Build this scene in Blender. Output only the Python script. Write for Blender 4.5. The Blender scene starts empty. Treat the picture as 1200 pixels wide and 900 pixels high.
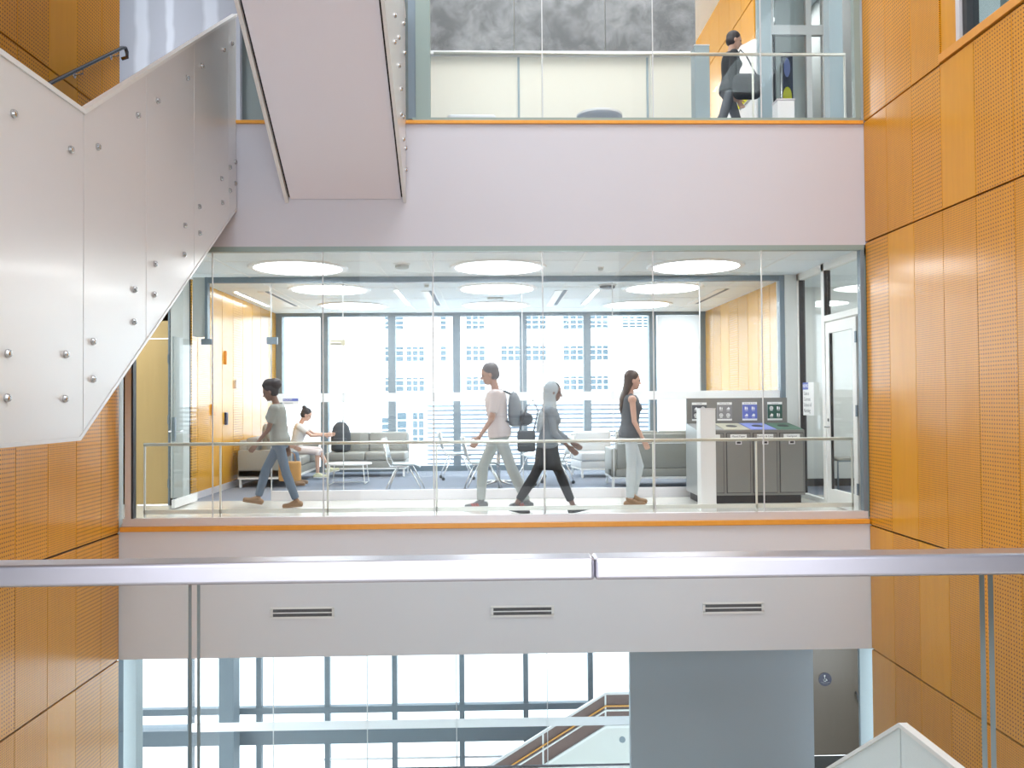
import bpy, math, random
from mathutils import Vector, Matrix, Euler
random.seed(7)
SC = bpy.context.scene
COL = SC.collection
PI = math.pi
FAR = 17.35            # curtain wall plane of the lounge
UP = 4.75              # upper floor level
LOW = -4.80            # lower floor level

# ------------------------------------------------------------------ camera
cd = bpy.data.cameras.new('camera'); cam = bpy.data.objects.new('camera', cd); COL.objects.link(cam)
cd.lens = 30.0; cd.sensor_width = 36.0; cd.clip_end = 600; cd.clip_start = 0.05
yaw, tilt, roll = 0.025, 0.020, 0.0075
F = Vector((math.sin(yaw)*math.cos(tilt), math.cos(yaw)*math.cos(tilt), math.sin(tilt)))
Rt = Vector((math.cos(yaw), -math.sin(yaw), 0)); Ut = Rt.cross(F)
R2 = Rt*math.cos(roll) - Ut*math.sin(roll); U2 = Ut*math.cos(roll) + Rt*math.sin(roll)
cam.matrix_world = Matrix(((R2.x, U2.x, -F.x, 0), (R2.y, U2.y, -F.y, 0), (R2.z, U2.z, -F.z, 1.40), (0, 0, 0, 1)))
SC.camera = cam

# ------------------------------------------------------------------ light
SC.view_settings.view_transform = 'Standard'; SC.view_settings.look = 'None'
SC.view_settings.exposure = 0.0; SC.view_settings.gamma = 1.0; SC.view_settings.use_curve_mapping = False
SC.cycles.transparent_max_bounces = 32
SC.cycles.max_bounces = 9; SC.cycles.diffuse_bounces = 5; SC.cycles.glossy_bounces = 5
SC.cycles.sample_clamp_indirect = 8.0
SC.cycles.caustics_reflective = False; SC.cycles.caustics_refractive = False
w = bpy.data.worlds.new('overcast_sky'); SC.world = w; w.use_nodes = True
wb = w.node_tree.nodes['Background']; wb.inputs[0].default_value = (0.93, 0.97, 1.0, 1); wb.inputs[1].default_value = 5.2

def area(name, loc, rot, sx, sy, power, color=(1, 1, 1), portal=False):
    l = bpy.data.lights.new(name, 'AREA'); l.shape = 'RECTANGLE'; l.size = sx; l.size_y = sy; l.energy = power; l.color = color
    if portal: l.cycles.is_portal = True
    o = bpy.data.objects.new(name, l); COL.objects.link(o); o.location = loc; o.rotation_euler = rot
    return o
area('skylight_light', (0, 3.2, 12.4), (0, 0, 0), 7.5, 9.0, 130, (0.90, 0.95, 1.04))
area('rear_fill_light', (0, -6.2, 3.2), (PI/2, 0, 0), 8.0, 11.0, 1040, (0.895, 0.955, 1.03))  # fill added behind the camera to light the facade evenly
area('corridor_fill', (-5.6, 11.0, 3.15), (0, 0, 0), 1.2, 1.2, 45)  # unseen fill, added to brighten the dark left end of the corridor
area('office_fill', (6.0, 11.8, 3.15), (0, 0, 0), 1.6, 1.6, 60)  # added fill for the office behind the storefront, no fixture there
area('upper_hall_fill', (1.2, 11.3, 7.9), (0, 0, 0), 5.0, 1.6, 110)  # added fill lifting the dark upper level
area('upper_side_fill', (4.7, 14.5, 7.9), (0, 0, 0), 0.8, 3.0, 60)  # unseen fill added behind the upper glass doors
area('upper_room_fill', (5.3, 4.5, 8.0), (0, 0, 0), 1.0, 5.0, 220)  # fill added so the room behind the upper window is less dark
area('restroom_fill', (5.8, 12.4, -1.65), (0, 0, 0), 1.5, 1.5, 1.5)  # faint added fill in front of the lower door, no fixture modelled
area('portal_lounge', (0, FAR + 0.1, 1.6), (-PI/2, 0, 0), 8.7, 3.2, 1, portal=True)
area('portal_lower', (-1.3, FAR + 0.1, -5.4), (-PI/2, 0, 0), 12.4, 7.6, 1, portal=True)

# ------------------------------------------------------------------ materials
def nt(name):
    m = bpy.data.materials.new(name); m.use_nodes = True
    return m, m.node_tree, m.node_tree.nodes['Principled BSDF']
def mat(name, c, rough=0.5, metal=0.0, spec=0.5, noise=0.0, scale=8.0, bump=0.0, coat=0.0, emit=0.0):
    m, t, b = nt(name)
    b.inputs['Base Color'].default_value = (*c, 1); b.inputs['Roughness'].default_value = rough
    b.inputs['Metallic'].default_value = metal; b.inputs['Specular IOR Level'].default_value = spec
    b.inputs['Coat Weight'].default_value = coat; b.inputs['Coat Roughness'].default_value = 0.1
    if emit:
        b.inputs['Emission Color'].default_value = (0.96, 0.985, 1.0, 1); b.inputs['Emission Strength'].default_value = emit
    if noise or bump:
        g = t.nodes.new('ShaderNodeNewGeometry'); n = t.nodes.new('ShaderNodeTexNoise'); n.inputs['Scale'].default_value = scale
        n.inputs['Detail'].default_value = 4
        t.links.new(g.outputs['Position'], n.inputs['Vector'])
        if noise:
            mx = t.nodes.new('ShaderNodeMix'); mx.data_type = 'RGBA'
            mx.inputs['A'].default_value = (*[max(0, x*(1-noise)) for x in c], 1); mx.inputs['B'].default_value = (*[min(1, x*(1+noise)) for x in c], 1)
            t.links.new(n.outputs['Fac'], mx.inputs['Factor']); t.links.new(mx.outputs['Result'], b.inputs['Base Color'])
        if bump:
            bp = t.nodes.new('ShaderNodeBump'); bp.inputs['Strength'].default_value = bump; bp.inputs['Distance'].default_value = 0.01
            t.links.new(n.outputs['Fac'], bp.inputs['Height']); t.links.new(bp.outputs['Normal'], b.inputs['Normal'])
    return m

def glass(name, tint=(0.965, 0.985, 0.98), base=0.025, grow=0.55):
    m = bpy.data.materials.new(name); m.use_nodes = True; t = m.node_tree; t.nodes.clear()
    out = t.nodes.new('ShaderNodeOutputMaterial'); tr = t.nodes.new('ShaderNodeBsdfTransparent'); gl = t.nodes.new('ShaderNodeBsdfGlossy')
    tr.inputs[0].default_value = (*tint, 1); gl.inputs['Roughness'].default_value = 0.0
    lw = t.nodes.new('ShaderNodeLayerWeight'); lw.inputs['Blend'].default_value = 0.5
    p = t.nodes.new('ShaderNodeMath'); p.operation = 'POWER'; p.inputs[1].default_value = 4.0
    ma = t.nodes.new('ShaderNodeMath'); ma.operation = 'MULTIPLY_ADD'; ma.inputs[1].default_value = grow; ma.inputs[2].default_value = base
    t.links.new(lw.outputs['Facing'], p.inputs[0]); t.links.new(p.outputs[0], ma.inputs[0])
    mx = t.nodes.new('ShaderNodeMixShader'); t.links.new(ma.outputs[0], mx.inputs[0]); t.links.new(tr.outputs[0], mx.inputs[1]); t.links.new(gl.outputs[0], mx.inputs[2])
    t.links.new(mx.outputs[0], out.inputs['Surface'])
    return m

def wood(name, axis='Y', pitch=0.0, rad=0.0, base=((0.66, 0.27, 0.004), (0.80, 0.35, 0.008)), rough=0.36, zf=1.0, coat=(0.65, 0.2)):
    """maple veneer; pitch > 0 drills a grid of acoustic perforations"""
    m, t, b = nt(name); N = t.nodes.new; L = t.links.new
    g = N('ShaderNodeNewGeometry'); sx = N('ShaderNodeSeparateXYZ'); L(g.outputs['Position'], sx.inputs[0])
    mp = N('ShaderNodeMapping'); mp.inputs['Scale'].default_value = (9, 9, 0.8); L(g.outputs['Position'], mp.inputs[0])
    no = N('ShaderNodeTexNoise'); no.inputs['Scale'].default_value = 1.6; no.inputs['Detail'].default_value = 6; no.inputs['Distortion'].default_value = 0.6
    L(mp.outputs[0], no.inputs['Vector'])
    mx = N('ShaderNodeMix'); mx.data_type = 'RGBA'; mx.inputs['A'].default_value = (*base[0], 1); mx.inputs['B'].default_value = (*base[1], 1)
    L(no.outputs['Fac'], mx.inputs['Factor']); col = mx.outputs['Result']
    if pitch:
        def cell(o, p):
            d = N('ShaderNodeMath'); d.operation = 'DIVIDE'; d.inputs[1].default_value = p; L(o, d.inputs[0])
            f = N('ShaderNodeMath'); f.operation = 'FRACT'; L(d.outputs[0], f.inputs[0])
            s = N('ShaderNodeMath'); s.operation = 'SUBTRACT'; s.inputs[1].default_value = 0.5; L(f.outputs[0], s.inputs[0])
            q = N('ShaderNodeMath'); q.operation = 'MULTIPLY'; q.inputs[1].default_value = p; L(s.outputs[0], q.inputs[0])
            r = N('ShaderNodeMath'); r.operation = 'POWER'; r.inputs[1].default_value = 2; L(q.outputs[0], r.inputs[0]); return r.outputs[0]
        a = cell(sx.outputs[axis], pitch); c = cell(sx.outputs['Z'], pitch*zf)
        ad = N('ShaderNodeMath'); ad.operation = 'ADD'; L(a, ad.inputs[0]); L(c, ad.inputs[1])
        lt = N('ShaderNodeMath'); lt.operation = 'LESS_THAN'; lt.inputs[1].default_value = rad*rad; L(ad.outputs[0], lt.inputs[0])
        m2 = N('ShaderNodeMix'); m2.data_type = 'RGBA'; L(lt.outputs[0], m2.inputs['Factor']); L(col, m2.inputs['A']); m2.inputs['B'].default_value = (0.15, 0.05, 0.002, 1)
        col = m2.outputs['Result']
    L(col, b.inputs['Base Color']); b.inputs['Roughness'].default_value = rough; b.inputs['Specular IOR Level'].default_value = 0.2
    b.inputs['Coat Weight'].default_value = coat[0]; b.inputs['Coat Roughness'].default_value = coat[1]
    return m

M = {}
M['plaster'] = mat('white_plaster_dimmed', (0.60, 0.585, 0.635), 0.6, noise=0.015, scale=2)  # same paint as the lower fascia, darkened to offset brighter light up here
M['plaster_low'] = mat('lower_fascia_plaster', (0.71, 0.735, 0.79), 0.6)  # lower fascia: lighter copy of the same paint, where less light falls
M['ceiling'] = mat('ceiling_tile', (0.86, 0.93, 0.97), 0.8)
M['ceiling_line'] = mat('ceiling_grid', (0.88, 0.9, 0.9), 0.7)
M['disc'] = mat('luminous_disc', (1, 1, 1), 0.5, emit=12.0)
M['white'] = mat('white_paint', (0.86, 0.87, 0.87), 0.4)
M['metal_panel'] = mat('painted_steel_panel', (0.79, 0.78, 0.785), 0.30, metal=0.2, spec=0.6, coat=0.15)
M['seam'] = mat('dark_joint', (0.02, 0.018, 0.02), 0.8)
M['bolt'] = mat('steel_bolt', (0.55, 0.55, 0.55), 0.25, metal=1)
M['soffit'] = mat('stair_soffit', (0.80, 0.77, 0.84), 0.6)
M['steel'] = mat('brushed_steel', (0.47, 0.45, 0.50), 0.30, metal=1, noise=0.10, scale=6)
M['rail'] = mat('satin_rail', (0.74, 0.75, 0.68), 0.35, metal=0.5)
M['darkrail'] = mat('dark_handrail', (0.16, 0.16, 0.18), 0.25, metal=1)
M['frame'] = mat('grey_mullion', (0.20, 0.255, 0.30), 0.4, metal=0.2)
M['tealframe'] = mat('teal_grey_frame', (0.28, 0.36, 0.34), 0.4)
M['lightframe'] = mat('silver_frame', (0.74, 0.72, 0.74), 0.35, metal=0.4)
M['whiteframe'] = mat('white_door_frame', (0.84, 0.85, 0.83), 0.4)
M['black'] = mat('black_gasket', (0.02, 0.02, 0.025), 0.5)
M['frit'] = mat('frosted_band', (0.93, 0.95, 0.96), 0.5)
def translucent(name, c, fac=0.5):
    m = bpy.data.materials.new(name); m.use_nodes = True; t = m.node_tree; t.nodes.clear()
    o = t.nodes.new('ShaderNodeOutputMaterial'); d = t.nodes.new('ShaderNodeBsdfDiffuse'); l = t.nodes.new('ShaderNodeBsdfTranslucent'); x = t.nodes.new('ShaderNodeMixShader')
    d.inputs[0].default_value = (*c, 1); l.inputs[0].default_value = (*c, 1); x.inputs[0].default_value = fac
    t.links.new(d.outputs[0], x.inputs[1]); t.links.new(l.outputs[0], x.inputs[2]); t.links.new(x.outputs[0], o.inputs[0]); return m
M['frit'] = translucent('frosted_band', (0.95, 0.96, 0.97), 0.55)
M['blind'] = translucent('blind_fabric', (0.93, 0.94, 0.95), 0.6)
M['glass'] = glass('clear_glass', (0.98, 0.99, 0.988), 0.012, 0.45)
M['glass_green'] = glass('balustrade_glass', (0.925, 0.95, 0.955), 0.02, 0.4)
M['glass_outer'] = glass('window_glass', (0.95, 0.98, 1.0), 0.02, 0.5)
M['glass_dark'] = glass('grey_glass', (0.75, 0.81, 0.83), 0.05, 0.5)
M['edge'] = mat('glass_edge', (0.20, 0.26, 0.27), 0.15, spec=0.8)
M['joint'] = mat('silicone_joint', (0.62, 0.64, 0.65), 0.35)
M['sill'] = wood('orange_sill', 'Y', base=((0.78, 0.33, 0.04), (0.86, 0.40, 0.06)), rough=0.35)
M['plain'] = wood('maple_plain', base=((0.68, 0.29, 0.004), (0.81, 0.37, 0.009)))
M['fine'] = wood('maple_fine_perforated', pitch=0.022, rad=0.0045)
M['medium'] = wood('maple_row_perforated', pitch=0.034, rad=0.0082, zf=1.2)
M['coarse'] = wood('maple_coarse_perforated', pitch=0.037, rad=0.0078)
for k_, a_ in (('plain', {}), ('fine', dict(pitch=0.022, rad=0.0045)), ('medium', dict(pitch=0.034, rad=0.0065, zf=1.2))):
    M[k_+'_gloss'] = wood('varnished_maple_'+k_, base=((0.72, 0.36, 0.03), (0.82, 0.42, 0.05)), rough=0.25, coat=(1.0, 0.2), **a_)
M['door_wood'] = wood('pale_maple_door', 'X', base=((0.58, 0.40, 0.17), (0.66, 0.47, 0.21)), rough=0.4)
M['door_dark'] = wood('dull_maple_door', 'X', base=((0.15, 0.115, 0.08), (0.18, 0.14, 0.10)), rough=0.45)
M['tile'] = mat('pale_floor', (0.72, 0.71, 0.66), 0.18, noise=0.04, scale=3)
M['carpet'] = mat('blue_grey_carpet', (0.20, 0.23, 0.29), 0.95, noise=0.35, scale=60, bump=0.2)
M['dark_carpet'] = mat('charcoal_carpet', (0.03, 0.035, 0.035), 0.95, noise=0.3, scale=60)
M['greywall'] = mat('grey_wall', (0.58, 0.62, 0.61), 0.6)
M['greypanel'] = mat('grey_metal_panel', (0.30, 0.37, 0.43), 0.45, metal=0.0, spec=0.5)
M['palewall'] = mat('pale_wall', (0.72, 0.74, 0.72), 0.6)
M['cream'] = mat('cream_panel', (0.80, 0.78, 0.68), 0.5)
M['bluegrey'] = mat('blue_grey_column', (0.34, 0.42, 0.45), 0.4)
M['frame_low'] = mat('dark_grey_steel', (0.10, 0.135, 0.165), 0.5)
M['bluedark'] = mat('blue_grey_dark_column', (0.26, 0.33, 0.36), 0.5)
M['stairpale'] = mat('pale_stair_panel', (0.72, 0.80, 0.82), 0.3)
M['darkwall'] = mat('dark_teal_wall', (0.13, 0.16, 0.16), 0.5)
M['sofa'] = mat('grey_leather', (0.31, 0.31, 0.285), 0.42, noise=0.08, scale=20)
M['sofalight'] = mat('light_grey_cushion', (0.62, 0.64, 0.66), 0.5)
M['chair'] = mat('pale_blue_grey_plastic', (0.46, 0.52, 0.56), 0.4)
M['chrome'] = mat('silver_tube', (0.72, 0.73, 0.74), 0.25, metal=0.8)
M['caster'] = mat('dark_caster', (0.06, 0.07, 0.08), 0.5)
M['bin'] = mat('bin_grey', (0.215, 0.21, 0.20), 0.38, metal=0.2, noise=0.03)
M['bin_side'] = mat('bin_side', (0.40, 0.41, 0.40), 0.3, metal=0.5)
M['blue'] = mat('sign_blue', (0.13, 0.17, 0.52), 0.5)
M['lidblue'] = mat('lid_blue', (0.22, 0.27, 0.62), 0.4)
M['lidgreen'] = mat('lid_green', (0.06, 0.15, 0.10), 0.4)
M['lidbeige'] = mat('lid_beige', (0.46, 0.44, 0.34), 0.4)
M['lidgrey'] = mat('lid_grey', (0.30, 0.30, 0.30), 0.4)
M['green'] = mat('sign_green', (0.02, 0.09, 0.07), 0.5)
M['signgrey'] = mat('sign_grey', (0.26, 0.25, 0.26), 0.5)
M['signdark'] = mat('sign_dark', (0.10, 0.10, 0.11), 0.5)
M['navy'] = mat('sign_navy', (0.008, 0.014, 0.06), 0.4)
M['paper'] = mat('white_paper', (0.87, 0.87, 0.86), 0.6)
M['ink'] = mat('dark_ink', (0.04, 0.04, 0.05), 0.6)
M['greyink'] = mat('grey_ink', (0.28, 0.28, 0.30), 0.6)
M['yellow'] = mat('poster_yellow', (0.85, 0.80, 0.02), 0.5)
M['tan'] = mat('sign_tan', (0.52, 0.50, 0.38), 0.5)
M['brownglass'] = mat('brown_glass_panel', (0.15, 0.085, 0.075), 0.15, spec=0.6)
M['facade'] = mat('white_render', (0.86, 0.87, 0.88), 0.7)
M['extglass'] = mat('sky_glass', (0.08, 0.125, 0.155), 0.6, spec=0.2)
M['louvre'] = mat('louvre_blade', (0.85, 0.87, 0.90), 0.6)
M['louvregap'] = mat('louvre_gap', (0.20, 0.24, 0.29), 0.8)
M['ground'] = mat('pale_paving', (0.75, 0.76, 0.76), 0.8)
M['concrete'] = mat('slab_grey', (0.5, 0.53, 0.56), 0.7)

def gypsum():
    m, t, b = nt('taped_gypsum'); N = t.nodes.new; L = t.links.new
    g = N('ShaderNodeNewGeometry'); sx = N('ShaderNodeSeparateXYZ'); L(g.outputs['Position'], sx.inputs[0])
    no = N('ShaderNodeTexNoise'); no.inputs['Scale'].default_value = 2.0; L(g.outputs['Position'], no.inputs['Vector'])
    ma = N('ShaderNodeMath'); ma.operation = 'MULTIPLY_ADD'; ma.inputs[1].default_value = 0.12; L(no.outputs['Fac'], ma.inputs[0]); L(sx.outputs['X'], ma.inputs[2])
    col = None
    cr = N('ShaderNodeValToRGB'); e = cr.color_ramp.elements
    mr = N('ShaderNodeMapRange'); mr.inputs[1].default_value = -5.4; mr.inputs[2].default_value = -3.4; L(ma.outputs[0], mr.inputs[0]); L(mr.outputs[0], cr.inputs[0])
    a = (0.36, 0.37, 0.42, 1); k = (0.52, 0.54, 0.60, 1)
    e[0].position = 0; e[0].color = a; e[1].position = 1; e[1].color = a
    for p, c in ((0.20, a), (0.23, k), (0.29, k), (0.32, a), (0.42, a), (0.44, k), (0.47, k), (0.49, a), (0.68, a), (0.71, k), (0.78, k), (0.81, a)):
        x = e.new(p); x.color = c
    L(cr.outputs[0], b.inputs['Base Color']); b.inputs['Roughness'].default_value = 0.8
    return m
M['gypsum'] = gypsum()
def chalk():
    m, t, b = nt('chalkboard_slate'); N = t.nodes.new; L = t.links.new
    g = N('ShaderNodeNewGeometry'); mp = N('ShaderNodeMapping'); mp.inputs['Scale'].default_value = (1.0, 1, 1.0); mp.inputs['Rotation'].default_value = (0, 0.6, 0); L(g.outputs['Position'], mp.inputs[0])
    n1 = N('ShaderNodeTexNoise'); n1.inputs['Scale'].default_value = 2.6; n1.inputs['Detail'].default_value = 9; n1.inputs['Roughness'].default_value = 0.65; n1.inputs['Distortion'].default_value = 0.35; L(mp.outputs[0], n1.inputs['Vector'])
    cr = N('ShaderNodeValToRGB'); cr.color_ramp.elements[0].position = 0.40; cr.color_ramp.elements[0].color = (0.13, 0.135, 0.14, 1)
    cr.color_ramp.elements[1].position = 0.78; cr.color_ramp.elements[1].color = (0.36, 0.37, 0.38, 1); L(n1.outputs['Fac'], cr.inputs[0])
    L(cr.outputs[0], b.inputs['Base Color']); b.inputs['Roughness'].default_value = 0.6
    return m
M['chalk'] = chalk()

# ------------------------------------------------------------------ mesh helpers
class MB:
    def __init__(s): s.v = []; s.f = []; s.m = []; s.ofs = Vector((0, 0, 0))
    def add(s, vs, fs, m=0):
        o = len(s.v); s.v += [tuple(Vector(p)) for p in vs]; s.f += [tuple(i+o for i in f) for f in fs]
        s.m += [m]*len(fs) if isinstance(m, int) else list(m); return s
    def box(s, x0, x1, y0, y1, z0, z1, m=0):
        if isinstance(m, tuple): mm = [m[1], m[1], m[0], m[1], m[0], m[1]]
        else: mm = m
        return s.add([(x0,y0,z0),(x1,y0,z0),(x1,y1,z0),(x0,y1,z0),(x0,y0,z1),(x1,y0,z1),(x1,y1,z1),(x0,y1,z1)],
              [(0,3,2,1),(4,5,6,7),(0,1,5,4),(1,2,6,5),(2,3,7,6),(3,0,4,7)], mm)
    def prism(s, pts, axis, a, b, m=0):
        n = len(pts)
        def mk(p, c): return (c, p[0], p[1]) if axis == 'X' else ((p[0], c, p[1]) if axis == 'Y' else (p[0], p[1], c))
        return s.add([mk(p, a) for p in pts] + [mk(p, b) for p in pts],
              [tuple(range(n))[::-1], tuple(range(n, 2*n))] + [(i, (i+1) % n, n+(i+1) % n, n+i) for i in range(n)], m)
    def rings(s, rs, m=0, cap=True):
        k = len(rs[0]); vs = [p for r in rs for p in r]; fs = []
        for i in range(len(rs)-1):
            for j in range(k): fs.append((i*k+j, i*k+(j+1) % k, (i+1)*k+(j+1) % k, (i+1)*k+j))
        if cap: fs += [tuple(range(k))[::-1], tuple(range((len(rs)-1)*k, len(rs)*k))]
        return s.add(vs, fs, m)
    def tube(s, pts, r, seg=8, m=0, radii=None):
        pts = [Vector(p) for p in pts]; rs = []
        for i, p in enumerate(pts):
            d = (pts[min(i+1, len(pts)-1)] - pts[max(i-1, 0)])
            d = d.normalized() if d.length > 1e-9 else Vector((0, 0, 1))
            u = d.cross(Vector((0, 0, 1)) if abs(d.z) < 0.95 else Vector((1, 0, 0))).normalized(); v = d.cross(u)
            rr = radii[i] if radii else r
            rs.append([p + (u*math.cos(2*PI*j/seg) + v*math.sin(2*PI*j/seg))*rr for j in range(seg)])
        return s.rings(rs, m)
    def cap(s, p0, p1, r0, r1, seg=12, m=0):       # capsule with round ends
        p0, p1 = Vector(p0), Vector(p1); d = (p1-p0).normalized() if (p1-p0).length > 1e-6 else Vector((0, 0, 1))
        pts, rr = [], []
        for a in (-80, -55, -25): pts.append(p0 + d*r0*math.sin(math.radians(a))); rr.append(r0*math.cos(math.radians(a)))
        for a in (25, 55, 80): pts.append(p1 + d*r1*math.sin(math.radians(a))); rr.append(r1*math.cos(math.radians(a)))
        u = d.cross(Vector((0, 0, 1)) if abs(d.z) < 0.95 else Vector((1, 0, 0))).normalized(); v = d.cross(u)
        return s.rings([[p + (u*math.cos(2*PI*j/seg)+v*math.sin(2*PI*j/seg))*r for j in range(seg)] for p, r in zip(pts, rr)], m)
    def ell(s, c, r, rot=(0, 0, 0), seg=16, m=0):
        R = Euler(rot).to_matrix(); c = Vector(c); rs = []
        n = 9
        for i in range(1, n):
            a = -PI/2 + PI*i/n
            rs.append([c + R @ Vector((r[0]*math.cos(a)*math.cos(2*PI*j/seg), r[1]*math.cos(a)*math.sin(2*PI*j/seg), r[2]*math.sin(a))) for j in range(seg)])
        return s.rings(rs, m)
    def lathe(s, prof, c=(0, 0), seg=32, m=0):
        return s.rings([[(c[0]+r*math.cos(2*PI*j/seg), c[1]+r*math.sin(2*PI*j/seg), z) for j in range(seg)] for r, z in prof], m)
    def build(s, name, mats, parent=None, bevel=0, seg=2, smooth=False, loc=None):
        me = bpy.data.meshes.new(name); me.from_pydata([tuple(p) for p in s.v], [], s.f)
        if not isinstance(mats, (list, tuple)): mats = [mats]
        for k in mats: me.materials.append(M[k] if isinstance(k, str) else k)
        for p, i in zip(me.polygons, s.m): p.material_index = i; p.use_smooth = smooth
        me.update()
        o = bpy.data.objects.new(name, me); COL.objects.link(o)
        if parent: o.parent = parent
        if loc: o.location = loc
        if bevel:
            b = o.modifiers.new('bevel', 'BEVEL'); b.width = bevel; b.segments = seg; b.limit_method = 'ANGLE'; b.angle_limit = math.radians(40)
        return o

def tag(o, label, cat=None, group=None, kind=None):
    if label: o['label'] = label
    if cat: o['category'] = cat
    if group: o['group'] = group
    if kind: o['kind'] = kind
    return o
def thing(name, label, cat, loc=(0, 0, 0), rz=0, group=None):
    o = bpy.data.objects.new(name, None); COL.objects.link(o); o.location = loc; o.rotation_euler = (0, 0, rz)
    o.empty_display_size = 0.1
    return tag(o, label, cat, group)
def struct(name):
    o = bpy.data.objects.new(name, None); COL.objects.link(o); o['kind'] = 'structure'; return o
def S(name, mb, mats, **k):
    o = mb.build(name, mats, **k); o['kind'] = 'structure'; return o
def dup(root, loc, rz=0, label=None):
    r = root.copy(); COL.objects.link(r); r.location = loc; r.rotation_euler = (0, 0, rz)
    if label: r['label'] = label
    for ch in list(root.children):
        c = ch.copy(); COL.objects.link(c); c.parent = r
        for g in ch.children:
            d = g.copy(); COL.objects.link(d); d.parent = c
    return r
def text(body, size, matk, loc, rot, parent, name='lettering', extrude=0.0008, align='CENTER'):
    cu = bpy.data.curves.new(name, 'FONT'); cu.body = body; cu.size = size; cu.extrude = extrude; cu.align_x = align; cu.align_y = 'CENTER'
    cu.resolution_u = 3
    o = bpy.data.objects.new(name, cu); COL.objects.link(o)
    dg = bpy.context.evaluated_depsgraph_get(); me = bpy.data.meshes.new_from_object(o.evaluated_get(dg)); bpy.data.objects.remove(o)
    o = bpy.data.objects.new(name, me); COL.objects.link(o); me.materials.clear(); me.materials.append(M[matk])
    o.location = loc; o.rotation_euler = rot
    if parent: o.parent = parent
    return o

# ------------------------------------------------------------------ atrium shell
JZ = [LOW, -3.00, -1.54, -0.09, 3.25, 4.69, 8.05, 10.0, 12.5]
def clad_wall(name, x0, x1, face, ys, rows, skip=()):
    """panels on the inner face; rows[(k)] lists a finish for each panel from the far corner"""
    wall = struct(name)
    MB().box(min(x0, x1), max(x0, x1), -6.3, 10.0, LOW-0.2, 12.6).build('backing', 'seam', wall)
    for k in range(len(JZ)-1):
        for i in range(len(ys)-1):
            if (k, i) in skip: continue
            z0, z1 = JZ[k]+0.009, JZ[k+1]-0.009
            y1, y0 = ys[i]-0.003, ys[i+1]+0.003
            fin = rows[k % len(rows)][i % len(rows[k % len(rows)])]
            a, b = (face, x1) if face > x1 else (x1, face)
            MB().box(min(face, x1), max(face, x1), y0, y1, z0, z1).build('wood_panel', fin, wall, bevel=0.0015, seg=1)
    return wall
c, d, p, f = 'coarse', 'medium', 'plain', 'fine'
rowsR = [[p, f, f, c, f, c], [p, f, f, c, f, f, c], [p, f, p, f, c, f, c], [d, p, f, f, c, f, c, p], [f, f, d, p, c, c, f], [d, d, f, p, c, f]]
# row order follows JZ from the bottom up
rowsR = [rowsR[0], rowsR[1], rowsR[2], rowsR[3], rowsR[4], rowsR[5], rowsR[1], rowsR[3]]
ysR = [9.99] + [9.99 - 0.577*k for k in range(1, 14)]
skipR = {(k, i) for k in (5, 6) for i in range(4, 13)} | {(5, 3), (6, 3)}
WX = 4.46; WXL = -4.30
WR = clad_wall('wall_right', WX+0.03, WX+0.25, WX, ysR, rowsR, skipR)
# fix backing for window opening: the backing is rebuilt with an opening
for ch in list(WR.children):
    if ch.name.startswith('backing') or ch.name.startswith('wood_panel'):
        pass
bk = [ch for ch in WR.children if ch.name.startswith('backing')][0]
bpy.data.objects.remove(bk)
MB().box(WX+0.03, WX+0.25, -6.3, 10.0, LOW-0.2, 4.70).build('backing', 'seam', WR)
MB().box(WX+0.03, WX+0.25, 8.0, 10.0, 4.70, 12.6).build('backing', 'seam', WR)
MB().box(WX+0.03, WX+0.25, -6.3, 8.0, 8.05, 12.6).build('backing', 'seam', WR)
MB().box(WX+0.03, WX+0.25, -6.3, -1.0, 4.70, 8.05).build('backing', 'seam', WR)
MB().box(WX+0.012, WX+0.03, 7.965, 8.259-0.003+0.0, 4.79, 8.04).build('wood_panel', 'plain', WR)
# window band in the right wall on the upper level
W3 = struct('window_3')
MB().box(WX-0.02, WX+0.20, -1.0, 8.255, 4.70, 4.785).build('window_sill', 'sill', W3, bevel=0.004)
MB().box(WX+0.0, WX+0.12, 7.90, 7.965, 4.785, 8.04).build('window_frame', 'lightframe', W3)
MB().box(WX+0.03, WX+0.14, 7.83, 7.90, 4.785, 8.04).build('gasket', 'black', W3)
MB().box(WX+0.12, WX+0.16, 7.35, 7.45, 4.785, 8.04).build('mullion', 'tealframe', W3)
MB().box(WX+0.09, WX+0.10, -1.0, 7.84, 4.785, 8.04).build('pane', 'glass_dark', W3)
S('wall_side_room', MB().box(WX+1.9, WX+2.0, -1.0, 9.0, 4.7, 8.1).box(WX+0.25, WX+2.0, 8.9, 9.0, 4.7, 8.1).box(WX+0.25, WX+2.0, -1.0, 9.0, 4.5, 4.7).box(WX+0.25, WX+2.0, -1.0, 9.0, 8.1, 8.2), 'greywall')

ysL = [9.99] + [9.99-0.565*k for k in range(1, 15)]
ysL = [9.99, 9.536] + [9.536-0.565*k for k in range(1, 14)]
rowsL = [[d, d, f, c, f, f, c], [d, d, p, f, f, c, p], [d, d, f, f, c, c, f], [d, d, f, c, d, c, c], [c, d, p, c, d, d, p], [c, c, p, c, c, d, p], [f, c], [f, c]]
WL = clad_wall('wall_left', WXL-0.03, WXL-0.25, WXL, ysL, rowsL)
bk = [ch for ch in WL.children if ch.name.startswith('backing')][0]; bpy.data.objects.remove(bk)
MB().box(WXL-0.25, WXL-0.022, -6.3, 10.0, LOW-0.2, 12.6).build('backing', 'seam', WL)

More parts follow.
